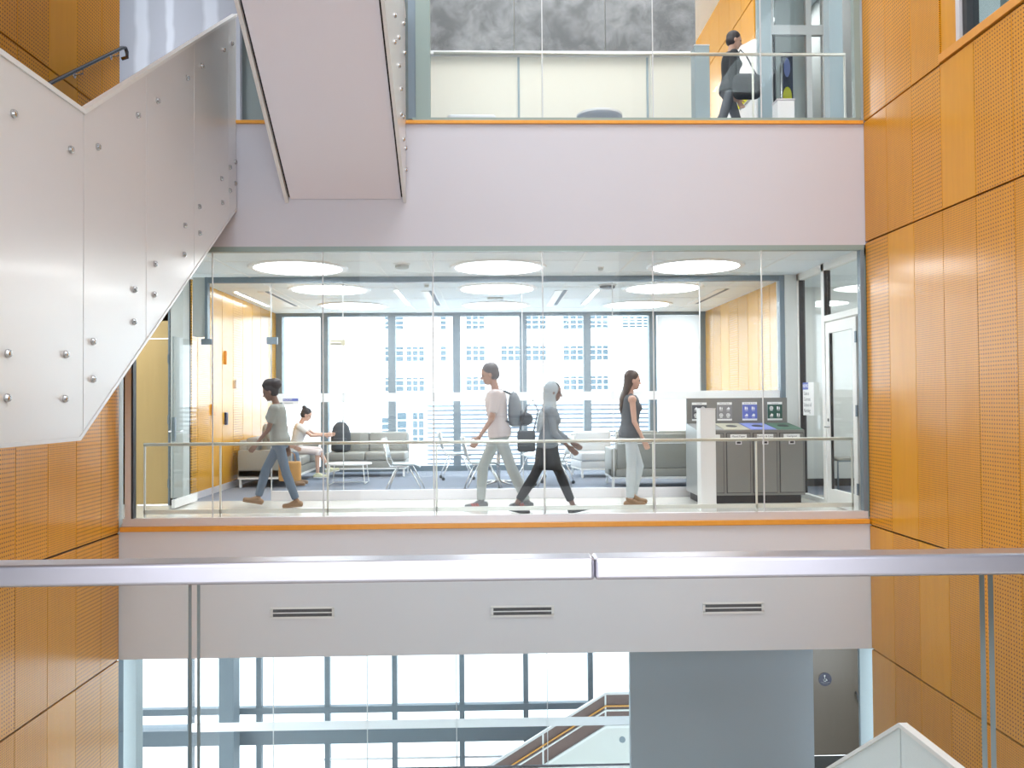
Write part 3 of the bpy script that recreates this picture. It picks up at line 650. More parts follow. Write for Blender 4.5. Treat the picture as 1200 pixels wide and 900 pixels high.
chp = None
def make_chair(label, loc, rz):
    global chp
    if chp: return dup(chp, loc, rz, label)
    t = thing('cafe_chair', label, 'chair', loc, rz, 'pale blue-grey cafe chairs on casters')
    chp = t        # local: faces +x
    seat = MB()
    nx, ny = 6, 6; vs = []; fs = []
    for lay in (0, -0.018):
        for i in range(nx+1):
            for j in range(ny+1):
                x = -0.21+0.44*i/nx; y = -0.23+0.46*j/ny
                z = 0.455+0.02*(abs(y)/0.23)**2 - (0.03*((i/nx-0.8)/0.2)**2 if i/nx > 0.8 else 0) + lay
                vs.append((x, y*(1-0.12*(1-i/nx)), z))
    K = (nx+1)*(ny+1)
    for i in range(nx):
        for j in range(ny):
            a = i*(ny+1)+j; fs.append((a, a+ny+1, a+ny+2, a+1)); fs.append((K+a, K+a+1, K+a+ny+2, K+a+ny+1))
    bd = [i*(ny+1) for i in range(nx)] + [nx*(ny+1)+j for j in range(ny)] + [i*(ny+1)+ny for i in range(nx, 0, -1)] + [j for j in range(ny, 0, -1)]
    for k in range(len(bd)):
        a, b = bd[k], bd[(k+1) % len(bd)]; fs.append((a, K+a, K+b, b))
    seat.add(vs, fs).build('seat', 'chair', t, smooth=True)
    bk = MB(); vs = []; fs = []
    for lay in (0, -0.014):
        for i in range(6):
            for j in range(7):
                v_ = i/5; y = -0.21+0.42*j/6
                vs.append((-0.235-0.075*v_+lay-0.035*(1-(abs(y)/0.21)**2), y*(1+0.04*v_), 0.56+0.29*v_))
    K = 42
    for i in range(5):
        for j in range(6):
            a = i*7+j; fs.append((a, a+1, a+8, a+7)); fs.append((K+a, K+a+7, K+a+8, K+a+1))
    bd = [i*7 for i in range(5)] + [35+j for j in range(6)] + [i*7+6 for i in range(5, 0, -1)] + [j for j in range(6, 0, -1)]
    for k in range(len(bd)):
        a, b = bd[k], bd[(k+1) % len(bd)]; fs.append((a, b, K+b, K+a))
    bk.add(vs, fs).build('backrest', 'chair', t, smooth=True)
    for s in (-1, 1):
        MB().tube([(-0.315, s*0.215, 0.86), (-0.24, s*0.225, 0.52), (-0.20, s*0.225, 0.445), (0.05, s*0.225, 0.44)], 0.011).build('back_frame', 'chrome', t, smooth=True)
        for (x0, x1) in ((-0.10, -0.27), (0.08, 0.27)):
            lg = MB().tube([(x0, s*0.225, 0.44), (x1*0.9, s*0.24, 0.14), (x1, s*0.24, 0.065)], 0.011).build('leg', 'chrome', t, smooth=True)
            MB().tube([(x1, s*0.24-0.016, 0.03), (x1, s*0.24+0.016, 0.03)], 0.029, 14).build('caster', 'caster', lg)
    return t
make_chair('pale cafe chair facing right, alone nearest the glass left of the walkers', (-1.30, 12.95, 0), 0)
make_chair('pale cafe chair in front of the window, left behind the round table', (-0.62, 15.45, 0), 0.15)
make_chair('pale cafe chair half hidden behind the man with the backpack', (-0.12, 13.15, 0), 0.1)
make_chair('pale cafe chair right of the table, behind the woman in black leggings', (0.95, 13.35, 0), PI+0.1)
make_chair('pale cafe chair behind the round table beside the window mullion', (0.85, 15.2, 0), PI+0.5)
make_chair('pale cafe chair turned toward the table on its right side', (1.05, 14.2, 0), PI-0.3)
RT = thing('round_table', 'round white cafe table between the chairs on a star foot', 'table', (0.12, 14.25, 0))
MB().lathe([(0.48, 0.715), (0.49, 0.73), (0.48, 0.74)], seg=40).build('table_top', 'white', RT)
MB().tube([(0, 0, 0.05), (0, 0, 0.715)], 0.03, 14).build('column', 'chrome', RT, smooth=True)
for k in range(5):
    a = 2*PI*k/5+0.3
    MB().tube([(0, 0, 0.08), (0.33*math.cos(a), 0.33*math.sin(a), 0.04)], 0.02, 8, radii=[0.026, 0.016]).build('foot', 'chrome', RT, smooth=True)
# office chair seen through the side glass
oc = thing('visitor_chair', 'dark curved-back chair in the room behind the side glass', 'chair', (WX+1.0, 13.0, 0), PI)
MB().tube([(0.22, -0.2, 0.02), (0.22, -0.2, 0.45), (-0.2, -0.2, 0.46), (-0.24, -0.2, 0.9), (-0.20, 0, 0.95), (-0.24, 0.2, 0.9), (-0.2, 0.2, 0.46), (0.22, 0.2, 0.45), (0.22, 0.2, 0.02)], 0.014).build('frame', 'frame', oc, smooth=True)
MB().box(-0.2, 0.22, -0.2, 0.2, 0.45, 0.50).build('seat', 'sofa', oc, bevel=0.02)
MB().tube([(-0.2, -0.2, 0.46), (-0.26, -0.2, 0.02)], 0.014).build('leg', 'frame', oc); MB().tube([(-0.2, 0.2, 0.46), (-0.26, 0.2, 0.02)], 0.014).build('leg', 'frame', oc)

# ------------------------------------------------------------------ left staircase (landing and flight up to the upper level)
GX = -2.95
ST = thing('staircase', 'white steel-panelled staircase climbing along the left wood wall', 'staircase', (0, 0, 0))
TH = 0.04
top = lambda y: 3.515 if y <= 6.26 else 3.515+(y-6.26)*(5.93-3.515)/(9.985-6.26)
bot = lambda y: 1.165 if y <= 6.20 else 1.165+(y-6.20)*(3.68-1.165)/(9.985-6.20)
segs = [4.2, 6.255, 7.38, 8.57, 9.69, 9.99]
for a, b in zip(segs[:-1], segs[1:]):
    a_, b_ = a+0.004, b-0.004
    pts = [(a_, bot(a_)), (b_, bot(b_)), (b_, top(b_)), (a_, top(a_))]
    if a < 6.2 < b: pts = [(a_, bot(a_)), (6.20, bot(6.2)), (b_, bot(b_)), (b_, top(b_)), (a_, top(a_))]
    MB().prism(pts, 'X', GX-TH, GX).build('guard_panel', 'metal_panel', ST, bevel=0.002, seg=1)
MB().prism([(4.2, 3.515), (6.255, 3.515), (9.99, top(9.99)), (9.99, top(9.99)+0.03), (6.255, 3.55), (4.2, 3.55)], 'X', GX-TH-0.01, GX+0.012).build('coping', 'white', ST)
MB().prism([(4.2, 1.14), (6.21, 1.14), (9.99, bot(9.99)-0.025), (9.99, bot(9.99)), (6.20, 1.166), (4.2, 1.166)], 'X', GX-TH-0.01, GX+0.006).build('bottom_trim', 'metal_panel', ST)
MB().prism([(4.2, 1.35), (6.0, 1.35), (9.99, 4.1), (9.99, 3.95), (6.05, 1.18), (4.2, 1.18)], 'X', WXL+0.01, GX-TH).build('soffit', 'soffit', ST)
stp = MB(); n = 14
for k in range(n):
    y0 = 6.25+k*(9.99-6.25)/n; z1 = 2.44+(k+1)*(UP-0.09-2.44)/n
    stp.box(WXL+0.01, GX-TH, y0, y0+(9.99-6.25)/n, z1-0.25, z1)
stp.build('steps', 'concrete', ST)
MB().box(WXL+0.01, GX-TH, 4.2, 6.25, 2.2, 2.44).build('landing', 'concrete', ST)
bolts = [(5.329, 3.204), (6.049, 3.194), (6.465, 3.337), (7.192, 3.821), (7.613, 4.093), (8.358, 4.584), (8.777, 4.867), (9.505, 5.338), (9.80, 5.533), (5.277, 1.713), (5.27, 1.442), (5.986, 1.747), (5.977, 1.439), (6.391, 1.864), (6.393, 1.586), (7.13, 2.348), (7.115, 2.078), (7.56, 2.63), (7.542, 2.357), (8.291, 3.121), (8.269, 2.836), (8.701, 3.397), (8.71, 3.13), (9.414, 3.871), (9.444, 3.614), (9.72, 4.079), (9.721, 3.815), (9.93, 4.20), (9.93, 3.95)]
def bolt_mesh(r=0.027):
    return MB().lathe([(r, 0), (r, 0.012), (r*0.75, 0.024), (r*0.35, 0.028)], seg=16)
bm = bolt_mesh(); b0 = bm.build('bolt', 'bolt', ST, smooth=False); b0.rotation_euler = (0, PI/2, 0)
for i, (y, z) in enumerate(bolts):
    b = b0 if i == 0 else b0.copy()
    if i: COL.objects.link(b)
    b.location = (GX, y, z)
hr = thing('handrail', 'dark steel handrail on the left wood wall above the staircase', 'handrail', (0, 0, 0))
hx = WXL+0.09
MB().tube([(hx, 7.0, 3.70), (hx, 8.297, 4.52), (hx, 9.85, 5.50), (hx, 9.93, 5.53), (hx, 9.97, 5.50), (hx-0.0, 9.975, 5.44), (hx-0.06, 9.975, 5.42)], 0.021, 12).build('rail_tube', 'darkrail', hr, smooth=True)
for y in (7.6, 8.9, 9.75):
    z = 4.52+(y-8.297)*0.631
    MB().tube([(hx, y, z-0.015), (hx, y, z-0.07), (WXL, y, z-0.085)], 0.009).tube([(WXL+0.006, y, z-0.085), (WXL, y, z-0.085)], 0.032, 14).build('bracket', 'chrome', hr, smooth=True)

# ------------------------------------------------------------------ centre flight rising from the upper level toward the viewer
S2 = thing('staircase', 'staircase flight seen from below, its pale soffit rising toward the viewer', 'staircase', (0, 0, 0))
sb = lambda y: 3.78+(9.99-y)*0.73
YE = 6.9
MB().prism([(9.99, sb(9.99)), (YE, sb(YE)), (YE, sb(YE)+0.2), (9.99, sb(9.99)+0.2)], 'X', -2.325, -1.035).build('soffit', 'soffit', S2)
MB().prism([(9.99, sb(9.99)+0.02), (YE, sb(YE)+0.02), (YE, sb(YE)+0.1), (9.99, sb(9.99)+0.1)], 'X', -2.345, -2.325).build('shadow_gap', 'seam', S2)
MB().prism([(9.99, sb(9.99)+0.02), (YE, sb(YE)+0.02), (YE, sb(YE)+0.1), (9.99, sb(9.99)+0.1)], 'X', -1.035, -1.012).build('shadow_gap', 'seam', S2)
gt = lambda y: sb(y)+2.14
yy = [9.99, 9.3, 8.2, YE]
for xa, xb in ((-2.385, -2.345), (-1.012, -0.975)):
    for a, b in zip(yy[:-1], yy[1:]):
        a_, b_ = a-0.003, b+0.003
        MB().prism([(a_, sb(a_)-0.05), (b_, sb(b_)-0.05), (b_, gt(b_)), (a_, gt(a_))], 'X', xa, xb).build('guard_panel', 'metal_panel', S2, bevel=0.0015, seg=1)
    MB().prism([(9.99, gt(9.99)), (YE, gt(YE)), (YE, gt(YE)+0.03), (9.99, gt(9.99)+0.03)], 'X', xa-0.008, xb+0.008).build('coping', 'white', S2)
st2 = MB(); n = 12
for k in range(n):
    y1 = 9.99-k*(9.99-YE)/n; z1 = UP+(k+1)*0.188
    st2.box(-2.32, -1.04, y1-(9.99-YE)/n, y1, z1-0.3, z1)
st2.build('steps', 'concrete', S2)
MB().box(WXL+0.01, -0.98, 3.6, YE, UP+2.05, UP+2.30).build('unseen_landing', 'soffit', S2)  # out of view, added to shade the upper left wall
MB().prism([(YE, 6.9), (9.99, 9.0), (9.99, 9.45), (YE, 7.3)], 'X', WXL+0.01, -2.95).build('unseen_flight', 'soffit', S2)  # unseen next flight, added for its shade on the left wall
MB().prism([(YE, 6.8), (9.99, 8.9), (9.99, 11.0), (YE, 8.4)], 'X', -2.95, -2.91).build('guard_panel', 'metal_panel', S2)  # guard of the unseen flight, added with it for shade
for (y, z) in [(9.75, 5.75), (9.85, 5.45), (9.2, 5.35), (9.22, 5.05), (9.40, 4.86), (9.40, 4.58), (9.66, 4.64), (9.655, 4.38), (9.9, 4.35), (9.9, 4.10), (8.814, 5.415), (8.803, 5.133), (8.1, 6.0), (8.1, 5.7)]:
    b = b0.copy(); COL.objects.link(b); b.parent = S2; b.location = (-0.975, y, z)

# ------------------------------------------------------------------ lower right staircase guard (goes down to the lower floor)
S3 = thing('staircase', 'pale panelled stair guard peaking in the bottom right corner', 'staircase', (0, 0, 0))
q = 2.95
tz = lambda y: -0.985 if y <= 6.16 else -0.985-(y-6.16)*0.66
for a, b in ((3.6, 5.0), (5.0, 6.155), (6.165, 7.4), (7.4, 8.6), (8.6, 9.9)):
    MB().prism([(a+0.003, tz(a+0.003)-2.1), (b-0.003, tz(b-0.003)-2.1), (b-0.003, tz(b-0.003)), (a+0.003, tz(a+0.003))], 'X', q, q+0.04).build('guard_panel', 'stairpale', S3)
MB().prism([(3.6, -0.985), (6.16, -0.985), (9.9, tz(9.9)), (9.9, tz(9.9)+0.03), (6.165, -0.953), (3.6, -0.953)], 'X', q-0.012, q+0.05).build('coping', 'white', S3)
st3 = MB(); n = 14
for k in range(n):
    y0 = 6.16+k*3.74/n; z1 = -2.1-(k+1)*2.5/n
    st3.box(q+0.04, WX-0.01, y0, y0+3.74/n, z1-0.2, z1)
st3.build('steps', 'concrete', S3)
MB().box(q+0.04, WX-0.01, 3.6, 6.16, -2.3, -2.1).build('landing', 'concrete', S3)

# ------------------------------------------------------------------ upper level
S('floor_upper', MB().box(-6.5, 8.0, 10.1, 17.3, UP-0.2, UP-0.02), 'carpet')
S('ceiling_upper', MB().box(-6.5, 8.0, 10.1, 17.3, 7.95, 8.1), 'ceiling')
S('trim_7', MB().box(WXL, WX+0.3, 10.0, 10.3, 7.9, 12.6), 'plaster')
S('wall_stair_head', MB().box(-6.0, -3.55, 12.2, 12.35, UP-0.02, 7.95), 'gypsum')
S('wall_upper_left', MB().box(-3.55, -0.95, 12.3, 12.45, UP-0.02, 7.95), 'darkwall')
S('wall_upper_end', MB().box(-6.1, -6.0, 10.1, 12.4, UP-0.02, 7.95), 'greywall')
W5 = struct('window_5')
uj = [-0.68, 0.638, 1.955, 3.25, 4.36]
for i in range(4): MB().box(uj[i]+0.005, uj[i+1]-0.005, 10.03, 10.042, 4.74, 7.9).build('pane', 'glass', W5)
for x in uj[1:-1]: MB().box(x-0.006, x+0.006, 10.028, 10.044, 4.74, 7.9).build('joint', 'joint', W5)
MB().box(-0.9, 4.42, 10.0, 10.08, 4.705, 4.745).build('bottom_rail', 'tealframe', W5)
MB().box(-0.95, -0.86, 10.04, 10.14, 4.74, 7.9).build('jamb', 'frame', W5)
MB().box(-0.86, -0.69, 10.02, 10.14, 4.74, 7.9).build('jamb', 'tealframe', W5)
MB().box(4.37, 4.44, 10.0, 10.09, 4.74, 7.9).build('jamb', 'tealframe', W5)
handrail('slim steel handrail behind the upper level glazing', 10.25, 5.605, -0.66, 4.36, [0.65, 1.97, 3.22, 4.35], UP-0.02, lower=False)
# blackboard wall
S('wall_upper_back', MB().box(-0.95, 3.02, 12.25, 12.4, UP-0.02, 7.95), 'cream')
bb = thing('blackboard', 'large chalk-smeared blackboard on the upper level', 'blackboard', (-0.93, 12.25, 6.38))
for x0, x1 in ((0.0, 1.30), (1.31, 2.62), (2.63, 3.94)): MB().box(x0, x1, -0.03, 0, 0.06, 1.5).build('slate_panel', 'chalk', bb)
MB().box(-0.04, 3.95, -0.10, 0, 0.0, 0.05).build('chalk_ledge', 'white', bb, bevel=0.004)
MB().box(-0.04, 0.0, -0.04, 0, 0.05, 1.5).build('frame', 'lightframe', bb)
S('trim_8', MB().box(0.42, 0.45, 12.235, 12.25, UP, 6.37).box(2.29, 2.32, 12.235, 12.25, UP, 6.37), 'bluegrey')
# orange wood wall on the upper level
wu = struct('wall_upper_wood'); ux = 3.80
MB().box(ux+0.02, ux+0.2, 12.0, 17.2, UP-0.02, 7.95).build('backing', 'seam', wu)
y = 12.0; k = 0
while y < 16.8:
    for za, zb in ((UP, 7.14), (7.16, 7.95)): MB().box(ux, ux+0.02, y+0.004, y+0.61, za, zb).build('wood_panel', 'plain', wu)
    y += 0.615
S('column_upper', MB().box(3.82, 4.02, 11.93, 12.0, UP-0.02, 7.95), 'bluegrey')
S('wall_upper_far', MB().box(3.0, 8.0, 17.1, 17.2, UP-0.02, 7.95), 'cream')
# display board with poster
db = thing('display_board', 'white display board with a yellow stripe and small print behind the person in black', 'display board', (3.46, 12.45, UP-0.02), math.atan2(-0.55, 0.30))
MB().box(0, 0.66, 0, 0.03, 0.0, 1.77).build('board', 'paper', db, bevel=0.002)
MB().prism([(0.30, 0.85), (0.65, 1.02), (0.65, 1.25), (0.30, 1.08)], 'Y', -0.004, 0.0).build('yellow_stripe', 'yellow', db)
MB().prism([(0.36, 0.10), (0.48, 0.16), (0.42, 0.42)], 'Y', -0.004, 0.0).build('yellow_mark', 'yellow', db)
MB().prism([(0.50, 0.05), (0.64, 0.12), (0.62, 0.30), (0.52, 0.25)], 'Y', -0.004, 0.0).build('green_mark', 'lidgreen', db)
text('and', 0.07, 'ink', (0.38, -0.006, 0.98), (PI/2, -0.4, 0), db); text('Innovation', 0.06, 'ink', (0.46, -0.006, 0.90), (PI/2, -0.4, 0), db)
text('N', 0.12, 'ink', (0.06, -0.003, 0.98), (PI/2, 0, 0), db)
MB().box(0.02, 0.14, -0.003, 0, 1.25, 1.27).build('rule_line', 'ink', db)
# upper right glass doors
D3 = struct('door_3')
yy0 = 12.35
MB().box(4.06, 4.20, yy0, yy0+0.08, UP, 7.9).box(4.06, 4.98, yy0-0.01, yy0+0.07, 6.76, 6.90).box(4.68, 4.76, yy0, yy0+0.08, UP, 7.9).box(4.92, 4.99, yy0, yy0+0.08, UP, 7.9).build('door_frame', 'whiteframe', D3)
MB().box(4.20, 4.68, yy0+0.03, yy0+0.04, UP, 7.9).box(4.76, 4.92, yy0+0.03, yy0+0.04, UP, 7.9).build('pane', 'glass', D3)
MB().box(4.18, 4.21, yy0-0.01, yy0+0.05, UP, 6.76).build('gasket', 'black', D3)
MB().tube([(4.28, yy0-0.06, 5.3), (4.28, yy0-0.06, 6.3)], 0.02, 12).build('pull_handle', 'chrome', D3, smooth=True)
tag(MB().tube([(4.1, 13.4, 7.0), (5.1, 13.4, 7.9)], 0.06, 4).build('stair_stringer', 'white'), 'white diagonal stringer behind the upper glass door', 'stair part')
S('wall_upper_side', MB().box(5.4, 5.5, 10.1, 17.1, UP-0.02, 7.95), 'greywall')
S('column_upper_right', MB().box(4.25, 4.42, 10.45, 10.62, UP-0.02, 7.95), 'bluegrey')
po = thing('poster', 'dark blue and yellow poster behind the upper glass door', 'poster', (4.62, 13.0, UP+1.1))
MB().box(-0.09, 0.09, 0, 0.012, 0, 0.92).build('sheet', 'navy', po)
MB().rings([[(0.07*math.cos(2*PI*j/20), yv, 0.22+0.16*math.sin(2*PI*j/20)) for j in range(20)] for yv in (0.0, -0.004)]).build('yellow_oval', 'yellow', po)
MB().rings([[(0.05*math.cos(2*PI*j/20), yv, 0.68+0.15*math.sin(2*PI*j/20)) for j in range(20)] for yv in (0.0, -0.004)]).build('purple_oval', 'lidblue', po)
tag(MB().box(4.45, 4.95, 13.012, 13.05, UP-0.02, 7.9).build('partition_panel', 'greywall'), 'grey partition panel carrying the poster behind the upper glass door', 'partition')

# furniture peeking over the upper sill
t = thing('low_table', 'round white low table peeking over the upper sill', 'table', (1.45, 11.1, UP-0.02))
MB().lathe([(0.26, 0.37), (0.30, 0.385), (0.30, 0.41), (0.28, 0.42)], seg=36).build('table_top', 'white', t)
MB().tube([(0, 0, 0), (0, 0, 0.38)], 0.03, 12).build('column', 'chrome', t); MB().lathe([(0.2, 0), (0.2, 0.012), (0.05, 0.03)], seg=24).build('base', 'chrome', t)
t = thing('lounge_chair', 'lavender-grey low lounge seat peeking over the upper sill', 'chair', (-0.22, 11.1, UP-0.02))
cush(-0.32, 0.32, -0.3, 0.3, 0.12, 0.34, 'seat_cushion', 'sofalight', t, 0.06)
MB().rings([[(0.33*math.cos(PI*j/10)*s_r, 0.25+0.06*math.sin(PI*j/10)+dy, zz_) for j in range(11) for s_r in (1,)] for zz_, dy in ((0.2, 0), (0.41, 0.02))] , cap=True).build('backrest', 'sofalight', t)
for sx_ in (-1, 1):
    for sy_ in (-1, 1): MB().tube([(sx_*0.26, sy_*0.24, 0), (sx_*0.26, sy_*0.24, 0.13)], 0.015).build('leg', 'chrome', t)
t = thing('waste_box', 'small white box peeking over the upper sill before the blue-grey column', 'box', (3.75, 10.7, UP-0.02))
MB().box(-0.11, 0.11, -0.1, 0.1, 0, 0.44).build('body', 'white', t, bevel=0.01); MB().box(-0.115, 0.115, -0.105, 0.105, 0.44, 0.46).build('rim', 'lightframe', t)

# ------------------------------------------------------------------ lower level
gw = S('wall_lower_grey', MB().box(1.70, 3.99, 10.6, 10.7, LOW, -1.55).box(3.79, 3.99, 10.7, 14.8, LOW, -1.55), 'greypanel')
S('column_lower_left', MB().box(-4.42, -4.27, 10.4, 10.6, LOW, -1.55), 'bluegrey')
S('column_lower_right', MB().box(4.49, 4.72, 10.4, 10.45, LOW, -1.55), 'bluedark')
S('wall_lower_back', MB().box(3.99, 5.44, 14.8, 14.95, LOW, -1.55).box(5.44, 8.0, 14.83, 14.95, LOW, -1.55), 'greywall')
S('floor_lower', MB().box(3.99, 8.0, 10.6, 14.8, LOW-0.02, LOW+0.005), 'dark_carpet')
S('wall_lower_side', MB().box(8.0, 8.1, 10.4, 14.9, LOW, -1.55), 'greywall')
D4 = struct('door_4')
MB().box(5.46, 6.44, 14.78, 14.82, LOW+0.02, LOW+2.25).build('door_leaf', 'door_dark', D4, bevel=0.003)
MB().tube([(6.30, 14.78, LOW+1.10), (6.30, 14.72, LOW+1.09), (6.32, 14.71, LOW+0.95), (6.38, 14.72, LOW+0.90), (6.38, 14.78, LOW+0.90)], 0.012).build('door_handle', 'caster', D4, smooth=True)
sg = thing('restroom_sign', 'round navy accessibility sign on the lower wood door', 'sign', (5.767, 14.775, -3.47))
dm = MB(); n = 32
dm.rings([[(0.115*math.cos(2*PI*j/n), yv, 0.115*math.sin(2*PI*j/n)) for j in range(n)] for yv in (0, -0.006)]).build('disc', 'navy', sg)
ic = MB().tube([(-0.008, -0.008, 0.062), (-0.008, -0.0065, 0.062)], 0.014, 12)
ic.tube([(-0.01, -0.008, 0.045), (-0.006, -0.008, 0.005), (0.022, -0.008, 0.005), (0.034, -0.008, -0.022)], 0.006)
ic.tube([(0.024*math.cos(a)-0.004, -0.008, 0.024*math.sin(a)-0.008) for a in [math.radians(x) for x in range(140, 400, 26)]], 0.0045)
ic.build('wheelchair_symbol', 'paper', sg)
MB().box(-0.08, 0.08, -0.008, -0.006, -0.055, -0.048).box(-0.05, 0.05, -0.008, -0.006, -0.075, -0.069).build('text_line', 'greyink', sg)
# lower partition glass
W6 = struct('window_6')
lj = [-4.27, -3.12, -1.79, -0.52, 0.78, 2.06, 3.75]
for i in range(6):
    MB().box(lj[i]+0.006, lj[i+1]-0.006, IY-0.006, IY+0.006, LOW+0.02, -1.6).build('pane', 'glass', W6)
    if i: MB().box(lj[i]-0.006, lj[i]+0.006, IY-0.008, IY+0.008, LOW, -1.6).build('joint', 'joint', W6)
MB().box(-4.27, 3.75, IY-0.0095, IY-0.0065, -3.255, -3.13).build('frosted_band', 'frit', W6)
tag(MB().tube([(-4.2, 12.15, -3.76), (3.7, 12.15, -3.76)], 0.018, 10).build('handrail', 'darkrail', smooth=True), 'thin steel rail crossing the lower glazing', 'handrail')
S('floor_lower_edge', MB().box(-4.6, 1.9, 10.6, 12.4, LOW-0.2, LOW), 'tile')
W7 = struct('window_7')
for x in (-7.4, -6.04, -4.68, -3.32, -1.974, -0.622, 0.666, 1.976):
    MB().box(x-0.05, x+0.05, FAR-0.06, FAR+0.10, -8.9, -1.5).build('mullion', 'frame_low', W7)
MB().box(-7.5, 5.0, FAR-0.07, FAR+0.07, -4.815, -4.69).build('transom', 'frame_low', W7)
MB().box(-7.5, 5.0, FAR-0.08, FAR+0.3, -5.42, -5.12).build('spandrel', 'frame_low', W7)
MB().box(-7.5, 5.0, FAR+0.02, FAR+0.03, -8.9, -1.5).build('pane', 'glass_outer', W7)
for z in (-5.75, -6.1, -6.35): MB().box(-4.0, 5.0, FAR-0.03, FAR, z-0.02, z+0.02).build('rail_bar', 'lightframe', W7)
S('column_lower_far', MB().box(-5.22, -4.94, 16.5, 16.9, -9.0, -1.55), 'frame_low')
S('floor_basement', MB().box(-7.8, 8.1, 12.5, FAR, -9.2, -9.0), 'tile')
S('wall_lower_left', MB().box(-7.8, -7.6, 10.6, FAR, -9.0, -1.5), 'palewall')
S('wall_void', MB().box(-4.6, 4.0, 12.42, 12.5, -9.0, LOW-0.1), 'palewall')
S('wall_void_right', MB().box(4.2, 4.3, 15.0, FAR, -9.0, -1.5), 'palewall')
# far stair in the void
FS = thing('staircase', 'brown glass-sided stair descending behind the lower glazing', 'staircase', (0, 0, 0))
sl_ = (4.197-5.503)/(2.15+0.014)*-1
gz = lambda x: -4.20 if x >= 2.15 else -4.20-(2.15-x)*0.604
def band(x0, x1, za, zb, nm, k, y0=16.38, y1=16.40):
    MB().prism([(x0, gz(x0)+za), (x1, gz(x1)+za), (x1, gz(x1)+zb), (x0, gz(x0)+zb)], 'Y', y0, y1).build(nm, k, FS)
for a, b in ((-2.4, -1.3), (-1.3, -0.1), (-0.1, 0.95), (0.95, 2.15), (2.15, 3.8)):
    band(a+0.01, b-0.01, -0.60, -0.02, 'guard_panel', 'brownglass')
    band(b-0.015, b+0.015, -0.62, 0.0, 'post', 'white', 16.37, 16.405)
for a, b in ((-2.4, 2.15), (2.15, 3.8)):
    band(a, b, -0.02, 0.03, 'top_rail', 'lightframe', 16.35, 16.41); band(a, b, -0.245, -0.22, 'wood_rail', 'sill', 16.34, 16.365); band(a, b, -0.33, -0.30, 'mid_rail', 'white', 16.34, 16.37)
    band(a, b, -0.65, -0.60, 'stringer', 'white', 16.34, 16.42)
MB().prism([(-2.4, gz(-2.4)-0.65), (2.15, -4.85), (3.8, -4.85), (3.8, -8.9), (-2.4, -8.9)], 'Y', 16.40, 16.42).build('side_wall', 'palewall', FS)
MB().box(2.15, 4.2, 16.42, FAR-0.1, -4.95, -4.80).build('landing', 'concrete', FS)
s3 = MB()
for k in range(20): s3.box(2.15-(k+1)*0.28, 2.15-k*0.28, 16.42, FAR-0.1, -4.97-k*0.169-0.2, -4.97-k*0.169)
s3.build('steps', 'concrete', FS)
tag(MB().tube([(2.47, 16.392, -5.09), (2.47, 16.40, -5.09)], 0.06, 20).build('wall_light', 'frame'), 'small round grey fitting on the pale wall below the far stair', 'fitting')

# ------------------------------------------------------------------ outside
S('ground_outside', MB().box(-150, 150, FAR+0.3, 220, -9.3, -9.1), 'ground')
LV = thing('louvre_screen', 'white horizontal louvre screen on the low building outside the lounge windows', 'louvre screen', (0, 0, 0))
lv = MB()
z = -1.05
while z < 1.30: lv.add([(-2.25, 30.0, z), (5.9, 30.0, z), (5.9, 30.10, z+0.075), (-2.25, 30.10, z+0.075), (-2.25, 30.0, z+0.015), (5.9, 30.0, z+0.015), (5.9, 30.10, z+0.09), (-2.25, 30.10, z+0.09)], [(0, 3, 2, 1), (4, 5, 6, 7), (0, 1, 5, 4), (1, 2, 6, 5), (2, 3, 7, 6), (3, 0, 4, 7)]); z += 0.155
lv.build('louvre_blades', 'louvre', LV)
MB().box(-2.25, 5.9, 30.14, 30.2, -1.1, 1.3).build('backing', 'louvregap', LV)
lb = thing('low_building', 'low white building outside under the louvre screen', 'building', (0, 0, 0))
MB().box(-14, 14, 30.2, 40, -9.1, -1.1).build('wall', 'facade', lb); MB().box(-2.25, 14, 30.25, 40, -1.1, 1.35).build('upper_wall', 'facade', lb)
EB = thing('office_building', 'bright white office building with gridded windows across the street', 'building', (0, 0, 0))
MB().box(-60, 60, 100.2, 120, -9.1, 26).build('wall', 'facade', EB)
st_ = MB()
zz1 = 0.0
for z in (1.5, 5.15, 8.75, 12.3, 15.9, 19.5): st_.box(-60, 60, 100.0, 100.2, z-0.9, z-0.5)
st_.build('ledge', 'facade', EB)
def ewin(x0, x1, z0, z1, nx, nz=3):
    w_ = MB().box(x0, x1, 100.05, 100.19, z0, z1).build('window', 'extglass', EB)
    g = MB()
    for i in range(nx+1): xx = x0+(x1-x0)*i/nx; g.box(xx-0.07, xx+0.07, 99.98, 100.06, z0, z1)
    for i in range(nz+1): zz = z0+(z1-z0)*i/nz; g.box(x0, x1, 99.98, 100.06, zz-0.06, zz+0.06)
    g.build('glazing_bars', 'facade', w_)
for z0, z1 in ((6.1, 8.1), (2.6, 4.6), (9.8, 11.5)):
    for (x0, x1, nx) in ((-12.4, -11.8, 1), (-11.1, -10.1, 1), (-9.9, -7.7, 3), (-2.9, -0.6, 3), (1.2, 3.6, 3), (4.0, 6.6, 3), (8.5, 11.0, 3), (11.7, 13.9, 3), (-5.9, -5.1, 1)):
        if z0 == 2.6 and x0 in (1.2, 4.0, -5.9): continue
        if z0 == 9.8 and x0 in (1.2, -9.9): continue
        ewin(x0, x1, z0, z1, nx)
for z0, z1, (x0, x1, nx) in ((9.9, 11.3, (15.5, 18.8, 4)), (-3.3, -0.4, (-12.8, -11.9, 1)), (-3.6, 0.2, (-11.0, -9.8, 1)), (-3.6, 0.2, (-9.2, -7.8, 2))): ewin(x0, x1, z0, z1, nx, 4)
g = MB()
for k in range(36): g.box(-60, 60, 100.17, 100.2, -8+k*0.9, -7.93+k*0.9)
g.build('cladding_joints', 'concrete', EB)

